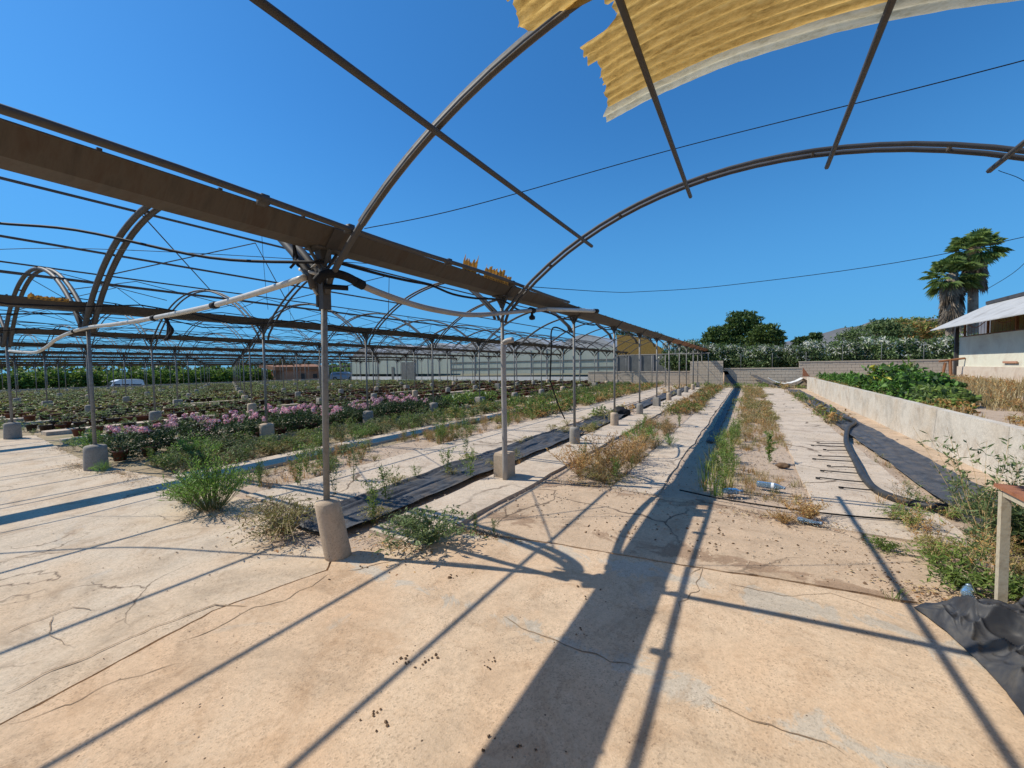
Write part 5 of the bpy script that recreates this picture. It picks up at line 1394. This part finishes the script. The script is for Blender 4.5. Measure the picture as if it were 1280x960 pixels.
# oleander hedge, one bush after another
def oleander(seed, w, h):
    rn = random.Random(seed); bl = []
    for k in range(9):
        bl.append((rv(rn, w * .42), rv(rn, .5), h * rn.uniform(.25, .8), w * .36, .7, h * rn.uniform(.2, .3), 800))
    bl.append((0, 0, h * .35, w * .52, .8, h * .36, 1700))
    return leafcloud('foliage', bl, .19, ['leaf_oleander', 'leaf_dark'], [.6, .4], seed, .55, .36, ('petal_white', .6, .0))
OL = [oleander(70 + k, 2.3, 2.0) for k in range(3)]
q = MB(); q.mat('bark', True)
for k in range(5): q.tube([(rv(rnd, .15), rv(rnd, .1), -.6), (rv(rnd, .4), rv(rnd, .2), .8)], .035, 6)
OLS = q.mesh('stem')
oll = [(-5.0, 35.6, 3.9), (-3.6, 35.7, 3.8), (-2.1, 35.9, 3.4), (-.4, 36, 3.3), (1.3, 36, 3.2), (3.0, 36.1, 3.05), (4.7, 36.2, 3.45), (6.4, 36.4, 3.2), (8.1, 36.6, 3.5), (9.8, 36.8, 3.4), (11.5, 37, 3.4), (13.2, 37.2, 3.4)]
for k, (x, y, top) in enumerate(oll):
    z0 = .9
    p = thing('oleander_bush', 'white-flowering oleander bush in the hedge, %s' % ['leftmost, above the gutter end', 'second from the left', 'behind the taller block wall', 'behind the path end', 'right of the path end', 'left of the bare fence post', 'tall one in the middle', 'beside the bare fence post', 'below the brown tree', 'left of the palms', 'below the palms', 'rightmost behind the building corner'][k], 'shrub', (x, y, z0), 0, 'oleander hedge', None)
    sc = (top - z0) / 2.0
    f = link('foliage', OL[k % 3], p, (0, 0, 0), k * 1.1 % .5, (.98, 1, sc * .93)); link('stem', OLS, p)
mb = MB(); mb.mat('soil', True); mb.box((9, 39.2, .35), (29, 10, 1.2)); struct('hedge_bank', mb)
# tree crowns
def tree(name, lab, x, y, z0, blobs, size, mats, fr, seed, trunk, aspect=.4):
    p = thing(name, lab, 'tree', (x, y, z0))
    link('crown', leafcloud('crown', blobs, size, mats, fr, seed, .5, aspect), p)
    q = MB(); q.mat('bark', True)
    for a, b_, r_ in trunk:
        q.tube(smooth([a, tuple((Vector(a) + Vector(b_)) / 2 + Vector((.12, .05, 0))), b_], 3), r_, 8, r2=r_ * .5)
    link('trunk', q.mesh('trunk'), p)
tree('pine_tree', 'dark rounded pine standing tall behind the hedge', -1.0, 58, 0,
     [(.1, 0, 6.9, 1.9, 1.7, 1.25, 3600), (-.5, .3, 5.9, 1.9, 1.5, .9, 2000), (1.0, .2, 6.1, 1.3, 1.3, .9, 1400), (-2.6, 0, 5.3, 1.5, 1.3, 1.2, 2200), (-3.5, .3, 4.6, 1.3, 1.2, 1.1, 1500), (-1.5, -.2, 4.6, 1.8, 1.4, 1.1, 1800), (.2, 0, 4.3, 2.4, 1.4, 1.0, 1400)],
     .34, ['leaf_pine', 'leaf_dark'], [.7, .3], 81, [((0, 0, 0), (0, 0, 6.4), .22), ((0, 0, 3.0), (-2.4, 0, 5.0), .1), ((0, 0, 3.6), (1.2, 0, 5.8), .08)])
tree('round_tree', 'rounder mid-green tree at the right side of the dark pine', 1.5, 55, 0,
     [(0, 0, 4.9, 1.6, 1.4, 1.3, 3200), (-.9, 0, 4.3, 1.4, 1.2, 1.1, 1600), (.9, 0, 4.2, 1.1, 1.2, 1.1, 1500)], .3, ['leaf_pine', 'leaf_weed'], [.8, .2], 82, [((0, 0, 0), (0, 0, 4.6), .16)])
tree('dark_tree', 'small dark tree peeping over the hedge before the hills', 6.0, 62, 0,
     [(0, 0, 4.2, 1.5, 1.2, .7, 1500), (.9, 0, 4.7, .8, .8, .6, 700)], .34, ['leaf_dark', 'leaf_pine'], [.6, .4], 83, [((0, 0, 0), (.3, 0, 4.8), .14)])
tree('leafy_tree', 'dark leafy tree with airy top rising over the hedge left of the brown tree', 8.6, 44, 0,
     [(0, 0, 3.8, 1.9, 1.3, .9, 2300), (.7, 0, 4.5, 1.0, 1.0, .6, 1000), (-1.4, 0, 3.6, 1.1, 1.0, .7, 900), (1.7, 0, 4.0, 1.0, .9, .6, 700)], .22, ['leaf_dark', 'leaf_oleander'], [.35, .65], 84, [((0, 0, 0), (.3, 0, 4.4), .14)])
tree('brown_tree', 'orange-brown leafed tree above the right part of the hedge', 11.6, 46, 0,
     [(0, 0, 4.0, 1.2, 1.1, .9, 1500), (.9, 0, 3.8, 1.0, 1.0, .7, 800)], .27, ['leaf_dry', 'leaf_olive', 'leaf_weed'], [.35, .4, .25], 85, [((0, 0, 0), (0, 0, 4.0), .12)])
tree('green_tree', 'bright green tree crown behind the brown tree', 12.0, 50, 0,
     [(0, 0, 4.7, 2.6, 1.3, .9, 2400), (2.4, 0, 4.4, 1.6, 1.2, .8, 1100)], .27, ['leaf_weed', 'leaf_olive'], [.5, .5], 86, [((0, 0, 0), (0, 0, 4.6), .14)])

# palms
def palm(x, y, z0, H, lab, seed, skirt, crown=1.0):
    p = thing('fan_palm', lab, 'palm', (x, y, z0))
    rn = random.Random(seed)
    q = MB(); q.mat('palm_bark', True)
    q.tube([(0, 0, -.2), (.05, 0, H * .3), (-.03, 0, H * .7), (0, 0, H)], [.36, .29, .26, .30], 12); link('trunk', q.mesh('trunk'), p)
    def frond(q, base, az, el, L, fan, dead=False):
        d = Vector((math.cos(az) * math.cos(el), math.sin(az) * math.cos(el), math.sin(el)))
        hub = base + d * L + Vector((0, 0, -.10 * L))
        q.tube([base, base.lerp(hub, .5) + Vector((0, 0, .06)), hub], .018, 4, cap=False)
        up = Vector((0, 0, 1)); sd = d.cross(up); sd.normalize(); nn_ = sd.cross(d)
        for k in range(15):
            a = -1.75 + 3.5 * k / 14
            dd = d * math.cos(a) + sd * math.sin(a)
            l_ = fan * (1 - .25 * abs(a) / 1.9) * rn.uniform(.85, 1.1)
            m_ = hub + dd * l_ * .6; tip = hub + dd * l_ + Vector((0, 0, -.32 * l_ * (2.0 if dead else 1)))
            w = nn_.cross(dd) if nn_.cross(dd).length > .01 else sd
            w.normalize(); w = w * fan * .04
            q.add([hub, m_ + w, tip, m_ - w], [(0, 1, 2), (0, 2, 3)])
    q = MB(); q.mat('leaf_palm')
    for k in range(int(78 * crown)):
        el = rn.uniform(-.8, 1.4)
        frond(q, Vector((0, 0, H - .1)), rn.uniform(0, 6.283), el, rn.uniform(.7, 1.15), rn.uniform(.6, .85))
    link('crown', q.mesh('crown'), p)
    q = MB(); q.mat('leaf_palm_dead')
    for k in range(int(90 * skirt)):
        zz = H - .2 - rn.random() ** 1.2 * 2.6 * skirt; az = rn.uniform(0, 6.283)
        rr = .3 * rn.uniform(.8, 1.2)
        frond(q, Vector((math.cos(az) * rr * .8, math.sin(az) * rr * .8, zz)), az, rn.uniform(-1.52, -1.15), rn.uniform(.3, .6), rn.uniform(.5, .75), True)
    link('dead_skirt', q.mesh('dead_skirt'), p)
    return p, H
p, H_ = palm(13.75, 42, .6, 9.05, 'taller fan palm with a shaggy skirt, right one of the pair', 90, .75)
q = MB(); q.mat('seed_bract', True); q.lathe([(.05, 0), (.22, .15), (.28, .45), (.2, .75), (.05, .9)], 12); link('fruit_cluster', q.mesh('fruit_cluster'), p, (-.35, -.55, H_ - .75))
palm(12.35, 41, .6, 7.2, 'shorter leaning-crowned fan palm with long dead skirt, left one of the pair', 91, 1.15, .95)

# fence in front of the hedge
fc = thing('wire_fence', 'thin wire fence with slim grey posts before the white hedge', 'fence', (4, 34.1, 1.5))
q = MB(); q.mat('netting', True); q.tube([(0, 0, -.1), (0, 0, 1.3)], .02, 6); FPM = q.mesh('fence_post')
for k in range(9): link('fence_post', FPM, fc, (-4.6 + k * 1.95, 0, -.5 if k < 3 else -.1))
q = MB(); q.mat('netting')
for zz in (.5, 1.2): q.tube([(-4.6, 0, zz), (11, 0, zz)], .003, 4)
link('fence_wire', q.mesh('fence_wire'), fc)
# rusty gate-like row of thin posts with top rail beyond the gutter end
fr_ = thing('post_frame', 'row of bare thin uprights under a white top rail beyond the gutter end', 'frame', (-3.0, 30, 0))
q = MB(); q.mat('galvanised', True); q.tube([(0, 0, 0), (0, 0, 2.3)], .03, 6); m_ = q.mesh('upright')
for k in range(5): link('upright', m_, fr_, (-3.0 + k * .9, -.5, 0))
q = MB(); q.mat('galvanised'); q.tube([(-5.4, -.5, 2.3), (.7, -.5, 2.3)], .04, 6); q.tube([(-5.4, -.5, .85), (.7, -.5, .85)], .025, 6); link('top_rail', q.mesh('top_rail'), fr_)

# right building
bd = thing('farm_building', 'cream-walled farm shed with white sloping roof at the right edge', 'building', (8, 20, .5))
def bpart(nm, mat, boxes, parent=bd):
    q = MB(); q.mat(mat)
    for c_, d_ in boxes: q.box(c_, d_)
    return link(nm, q.mesh(nm), parent)
bpart('lower_wall', 'pink_render', [((.10, -4, .35), (.24, 19.4, .95)), ((3.8, 5.62, .35), (7.3, .24, .95))])
bpart('upper_wall', 'cream_wall', [((.12, -4, 1.46), (.20, 19.3, 1.28)), ((3.8, 5.6, 1.46), (7.26, .2, 1.28))])
wf = bpart('window_frame', 'rusty_steel', [((.1, 5.4 - 2.0 * k, 2.5), (.06, .06, .84)) for k in range(10)] + [((.1, -4, 2.13), (.07, 19.2, .05)), ((.1, -4, 2.9), (.07, 19.2, .05))])
q = MB(); q.mat('rusty_steel')
for k in range(70): q.tube([(.13, 5.4 - .27 * k, 2.15), (.13, 5.4 - .27 * k, 2.9)], .006, 4, cap=False)
for k in range(8): q.tube(smooth([(.06, 5.4 - 2.2 * k, 2.8), (.06, 4.3 - 2.2 * k, 2.45), (.06, 3.2 - 2.2 * k, 2.75)], 5), .014, 4)
link('window_mesh', q.mesh('window_mesh'), bd)
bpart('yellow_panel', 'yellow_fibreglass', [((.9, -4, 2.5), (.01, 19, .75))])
bpart('roof_beam', 'dark_trim', [((.5, -4, 2.98), (.9, 19.4, .10))])
q = MB(); q.mat('white_roof')
EX, EZ, TX, TZ = -.95, 2.48, .85, 3.50
for k in range(14):
    a = 5.6 - k * 1.5; b_ = a - 1.492
    q.add([(EX, a, EZ), (EX, b_, EZ), (TX, b_, TZ), (TX, a, TZ), (EX, a, EZ - .03), (EX, b_, EZ - .03), (TX, b_, TZ - .03), (TX, a, TZ - .03)], [(0, 1, 2, 3), (7, 6, 5, 4), (0, 4, 5, 1), (1, 5, 6, 2), (2, 6, 7, 3), (3, 7, 4, 0)])
link('roof_sheet', q.mesh('roof_sheet'), bd)
q = MB(); q.mat('white_roof')
q.add([(TX, 5.6, TZ), (TX, -14.4, TZ), (8, -14.4, 4.7), (8, 5.6, 4.7), (TX, 5.6, TZ - .04), (TX, -14.4, TZ - .04), (8, -14.4, 4.66), (8, 5.6, 4.66)], [(0, 1, 2, 3), (7, 6, 5, 4), (0, 4, 5, 1), (1, 5, 6, 2), (3, 7, 4, 0)])
link('main_roof', q.mesh('main_roof'), bd)
bpart('ridge_trim', 'dark_trim', [((TX + .02, -4.4, TZ + .05), (.22, 20.0, .14))])
bpart('corner_post', 'dark_trim', [((-.04, 5.75, 1.7), (.12, .12, 2.6))])
bpart('wall_patch', 'terracotta_wall', [((-.03, 1.4, 1.0), (.03, .9, .07))])
# clutter at the building corner
q = MB(); q.mat('rusty_steel'); q.tube([(0, 0, 0), (.1, 0, .9)], .05, 6); q.tube([(.3, 0, 0), (.25, 0, 1.0)], .06, 6); q.tube([(-.1, 0, .95), (.7, 0, 1.08)], .05, 6)
tag(link('scrap_iron', q.mesh('scrap_iron'), None, (7.3, 25.0, .6)), 'rusty scrap iron propped at the corner of the cream building', 'scrap')
q = MB(); q.mat('path_concrete'); q.extrude([(-.08, -.1), (.08, -.1), (.08, .12), (-.08, .12)], [(5.9, 20, .6), (5.5, 15, .6), (5.2, 11.5, .6)])
tag(link('bed_kerb', q.mesh('bed_kerb'), None), 'pale concrete kerb crossing the dry grass before the cream building', 'kerb')

# banana-like leafy row on the raised bed
def lush(seed, h, n_=46, leaf='leaf_banana', L=.42, W_=.12):
    rn = random.Random(seed); q = MB(); q.mat(leaf)
    for k in range(n_):
        a = rn.uniform(0, 6.283); e = rn.uniform(-.3, 1.3)
        b0 = Vector((rv(rn, .12), rv(rn, .12), h * rn.uniform(.1, .75)))
        d = Vector((math.cos(a) * math.cos(e), math.sin(a) * math.cos(e), math.sin(e)))
        q.leaf(b0 + d * .06, d, L * rn.uniform(.6, 1.1), W_ * rn.uniform(.6, 1.1), (rv(rn, .4), rv(rn, .4), 1), .5)
    q.mat('stem_green')
    for k in range(5): q.tube([(rv(rn, .05), rv(rn, .05), 0), (rv(rn, .15), rv(rn, .15), h * .8)], .012, 4)
    return q
LU = [lush(95 + k, .55, 60, 'leaf_banana', .34, .10).mesh('lush_plant') for k in range(3)]
for k in range(34):
    y = 14.2 + k * .43
    x = 3.3 + .25 * (k % 3) + .12 * (k > 12)
    o = link('lush_plant', LU[k % 3], None, (x, y, .56), k * 1.3, rnd.uniform(.7, 1.0) * (1.0 if 8 < k < 24 else .8))
    tag(o, 'broad-leaved green plant behind the retaining wall, %s from the near end' % ordw(k + 1), 'plant', 'broad-leaved plants on the bed')
def bedbush(x, y, r_, h, mats, fr, lab, seed, size=.13, top=None, cnt=1500):
    o = link('leafy_bush', leafcloud('leafy_bush', [(0, 0, h * .45, r_, r_, h * .5, cnt), (r_ * .4, r_ * .5, h * .35, r_ * .7, r_ * .7, h * .4, cnt // 2), (-r_ * .3, -r_ * .6, h * .3, r_ * .7, r_ * .8, h * .35, cnt // 2)], size, mats, fr, seed, .55, .5, top), None, (x, y, .55))
    return tag(o, lab, 'shrub')
bedbush(3.95, 17.2, .8, 1.0, ['leaf_banana', 'leaf_dark'], [.6, .4], 'dark leafy bush with yellow flowers in the middle of the raised bed', 101, .16, ('petal_yellow', .35, .3), 1800)
bedbush(3.85, 14.4, .65, .8, ['leaf_dark', 'leaf_banana'], [.45, .55], 'dark green bush right of the yellow-flowered one on the raised bed', 102, .15)
bedbush(3.65, 12.5, .5, .5, ['leaf_weed', 'leaf_grey'], [.5, .5], 'looser grey-green bush near the right end of the raised bed plants', 103, .12)
bedbush(3.4, 11.2, .32, .3, ['leaf_olive', 'leaf_dry', 'leaf_weed'], [.4, .35, .25], 'low olive bush at the right end of the plants on the wall', 104, .09, None, 1100)
pf = thing('young_palm', 'small light green frond plant standing above the yellow-flowered bush', 'plant', (6.2, 25.0, .6))
q = lush(106, 1.0, 40, 'leaf_weed', .7, .09); link('fronds', q.mesh('fronds'), pf)

# greenhouse building with film walls
gh = thing('film_greenhouse', 'long greenhouse with milky green plastic walls and white humped roof', 'greenhouse', (-33.6, 42, -.15))
GX0, GX1, GH = -21.4, 21.4, 3.65
nb = 21; bw = (GX1 - GX0) / nb
rn = random.Random(3)
q = MB(); q.mat('film_wall'); q.box((0, 0, GH / 2 + .45), (bw - .07, .05, GH - .9)); fwm = q.mesh('film_panel')
q = MB(); q.mat('white_sheet'); q.box((0, -.02, .26), (bw - .02, .12, .5)); fbm = q.mesh('base_panel')
q = MB(); q.mat('netting'); q.box((0, -.06, 0), (bw, .06, .12)); rl = q.mesh('roller')
q = MB(); q.mat('grey_rail'); q.box((0, 0, GH / 2), (.07, .12, GH)); gp = q.mesh('wall_post')
for k in range(nb):
    x = GX0 + bw * (k + .5)
    link('film_panel', fwm, gh, (x, rn.uniform(-.02, .02), 0)); link('base_panel', fbm, gh, (x, 0, 0)); link('wall_post', gp, gh, (x - bw / 2, -.02, 0))
    if k > 9: link('roller', rl, gh, (x, 0, 1.55)); link('roller', rl, gh, (x, 0, 2.35))
q = MB(); q.mat('film_wall'); q.box((GX1, 14, GH / 2), (.06, 28, GH)); link('side_wall', q.mesh('side_wall'), gh)
q = MB(); q.mat('film_wall'); q.box((GX0, 14, GH / 2), (.06, 28, GH)); link('side_wall', q.mesh('side_wall'), gh)
q = MB(); q.mat('netting'); q.box((-8.8, -.07, 1.35), (2.8, .06, 2.5)); link('sliding_door', q.mesh('sliding_door'), gh)
q = MB(); q.mat('netting'); q.box((-12.0, -.07, 1.0), (.5, .06, 1.9)); link('vent_panel', q.mesh('vent_panel'), gh)
q = MB(); q.mat('white_roof', True)
sp6 = (GX1 - GX0) / 6
n_ = 14
for s_ in range(6):
    vs = []; x0 = GX0 + sp6 * s_
    for k in range(n_ + 1):
        t = k / n_; x = x0 + sp6 * t; z = GH + 1.5 * math.sin(math.pi * t)
        vs += [(x, 0, z), (x, 28, z)]
    fs = [(2 * k, 2 * k + 2, 2 * k + 3, 2 * k + 1) for k in range(n_)]
    q.add(vs, fs)
    q.add([(x0 + sp6 * k / n_, -.01, GH + 1.5 * math.sin(math.pi * k / n_)) for k in range(n_ + 1)], [tuple(range(n_ + 1))])
link('roof_film', q.mesh('roof_film'), gh)
stuff('distant_trees', leafcloud('distant_trees', [(-170 + rnd.uniform(-12, 12), -60 + 5.5 * k, 1.2, 5, 4, 2.6 + rnd.uniform(0, 1.6), 420) for k in range(46)], 1.3, ['leaf_dark', 'leaf_citrus', 'leaf_olive'], [.4, .4, .2], 131), 'low blurred belt of distant trees on the left horizon', 'trees')
# yellow-ended shed between greenhouse and hedge
ys2 = thing('netted_shed', 'shed with yellow corrugated gable and grey netting wall beside the greenhouse', 'shed', (-8.6, 41, 0))
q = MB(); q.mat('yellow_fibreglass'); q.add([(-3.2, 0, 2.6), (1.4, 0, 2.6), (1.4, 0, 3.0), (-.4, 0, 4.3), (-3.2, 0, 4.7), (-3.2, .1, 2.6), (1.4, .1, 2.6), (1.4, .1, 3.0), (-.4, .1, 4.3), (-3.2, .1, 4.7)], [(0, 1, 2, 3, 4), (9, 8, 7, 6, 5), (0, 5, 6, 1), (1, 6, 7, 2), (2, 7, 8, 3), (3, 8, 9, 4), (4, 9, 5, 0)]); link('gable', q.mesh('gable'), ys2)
q = MB(); q.mat('netting'); q.box((-.2, .05, 1.3), (6.2, .05, 2.6)); link('netting_wall', q.mesh('netting_wall'), ys2)
q = MB(); q.mat('grey_rail')
for k in range(6): q.box((-3.2 + 1.2 * k, -.02, 1.3), (.07, .08, 2.6))
link('frame_posts', q.mesh('frame_posts'), ys2)
tree('pine_tree', 'small dark treetop showing above the white greenhouse roof', -20.5, 75, 0, [(0, 0, 7.4, 1.5, 1.2, .9, 900), (1.2, 0, 7.0, 1.0, 1, .6, 500)], .35, ['leaf_pine', 'leaf_dark'], [.6, .4], 88, [((0, 0, 0), (0, 0, 7), .2)])
tree('pine_tree', 'second smaller treetop right of the one above the greenhouse roof', -15.5, 75, 0, [(0, 0, 6.9, 1.8, 1.2, .6, 700)], .35, ['leaf_pine', 'leaf_dark'], [.6, .4], 89, [((0, 0, 0), (0, 0, 6.6), .2)])

# far left: wall, road, van, hedge, brick house, car
q = MB(); q.mat('grey_rail'); q.extrude([(-.08, 0), (.08, 0), (.08, .42), (-.08, .42)], [(0, y, 0) for y in (-30, 0, 20, 48)])
tag(link('field_wall', q.mesh('field_wall'), None, (-62, 0, -.38)), 'long low grey wall at the far edge of the left field', 'wall')
mb = MB(); mb.mat('netting'); mb.box((-67, 5, -1.13), (7, 110, .03)); struct('road', mb)
HT = [leafcloud('foliage', [(0, 0, 1.3, 1.5, 1.5, 1.15, 800), (.6, .9, 1.9, .9, .9, .9, 420), (-.5, -.8, 1.8, .9, .9, .95, 420)], .34, ['leaf_citrus', 'leaf_dark'], [.8, .2], 110 + k, .55, .45) for k in range(3)]
for k in range(36):
    y = -8 + k * 1.75
    if 38.0 < y < 46.6: continue
    o = link('hedge_tree', HT[k % 3], None, (-73 + rnd.uniform(-.6, .6), y, -1.15 + rnd.uniform(-.25, .1)), k, (1.15, 1.15, rnd.uniform(1.1, 1.22)))
    tag(o, 'bright green citrus bush in the far left hedge, %s from the left' % ordw(k + 1), 'shrub', 'citrus hedge')
def car(name, lab, cat, loc, rz, L, Wd, H, paint, van=False):
    c_ = thing(name, lab, cat, loc, rz)
    prof = [(-L / 2, .3), (-L / 2, .95), (-L / 2 + .08, 1.05), (-L / 2 + .18, H - .12), (-L / 2 + .5, H), (L * .12, H), (L * .27, H - .25), (L * .36, 1.0), (L / 2 - .1, .85), (L / 2, .6), (L / 2, .3)]
    q = MB(); q.mat(paint); n_ = len(prof)
    vs = [(x, -Wd / 2 * (1 if z < 1.1 else .86), z) for x, z in prof] + [(x, Wd / 2 * (1 if z < 1.1 else .86), z) for x, z in prof]
    q.add(vs, [tuple(range(n_)), tuple(range(2 * n_ - 1, n_ - 1, -1))] + [(i, i + n_, (i + 1) % n_ + n_, (i + 1) % n_) for i in range(n_)])
    link('body', q.mesh('body'), c_)
    for s_ in (-1, 1):
        q = MB(); q.mat('car_glass'); y_ = s_ * Wd / 2
        for a, b_ in ((-L / 2 + .35, -L * .12), (-L * .10, L * .10), (L * .12, L * .26)):
            q.add([(a, y_ * 1.0, 1.08), (b_ + (.1 if a > L * .05 else 0), y_ * 1.0, 1.08), (b_ - (.06 if a > L * .05 else 0), y_ * .875, H - .2), (a + .06, y_ * .875, H - .2)], [(0, 1, 2, 3)])
        link('side_windows', q.mesh('side_windows'), c_)
        for wx in (-L * .31, L * .31):
            q = MB(); q.mat('rubber', True); q.tube([(wx, y_ - .1 * s_, .33), (wx, y_ + .02 * s_, .33)], .33, 16)
            q.mat('galvanised', True); q.tube([(wx, y_ + .02 * s_, .33), (wx, y_ + .03 * s_, .33)], .2, 12); link('wheel', q.mesh('wheel'), c_)
    q = MB(); q.mat('car_glass'); q.add([(L * .365, -Wd * .4, 1.03), (L * .365, Wd * .4, 1.03), (L * .28, Wd * .36, H - .22), (L * .28, -Wd * .36, H - .22)], [(0, 1, 2, 3)]); link('windscreen', q.mesh('windscreen'), c_)
car('parked_van', 'white van passing on the road behind the far grey wall', 'van', (-66, 17.6, -1.1), R(-90), 3.7, 1.8, 1.80, 'car_white')
car('parked_car', 'grey-blue parked car by the left end of the plastic greenhouse', 'car', (-58.5, 43.2, -.35), R(35), 4.1, 1.7, 1.45, 'car_blue')
hs_ = thing('brick_shed', 'low terracotta-walled shed with brown roof beyond the left hedge', 'building', (-70, 42.2, -1.1))
bpart('wall', 'terracotta_wall', [((0, 0, 1.3), (4, 7.4, 2.6))], hs_)
bpart('door', 'dark_trim', [((2.01, -.3, 1.0), (.06, .9, 2.0)), ((2.01, 1.9, 1.5), (.06, .8, .8))], hs_)
q = MB(); q.mat('rusty_steel'); q.add([(-2.4, -5.5, 3.1), (2.4, -5.5, 2.6), (2.4, 4.5, 2.6), (-2.4, 4.5, 3.1), (-2.4, -5.5, 3.7), (2.4, -5.5, 3.2), (2.4, 4.5, 3.2), (-2.4, 4.5, 3.7)], [(3, 2, 1, 0), (4, 5, 6, 7), (0, 1, 5, 4), (1, 2, 6, 5), (2, 3, 7, 6), (3, 0, 4, 7)]); link('roof', q.mesh('roof'), hs_)
cp = thing('carport', 'dark open carport beside the left end of the greenhouse', 'carport', (-64, 49, -.4))
bpart('roof', 'dark_trim', [((0, 0, 2.5), (5, 7, .25))], cp)
for a, b_ in ((-2.3, -3.3), (2.3, -3.3), (2.3, 3.3), (-2.3, 3.3)): bpart('post', 'grey_rail', [((a, b_, 1.2), (.15, .15, 2.4))], cp)
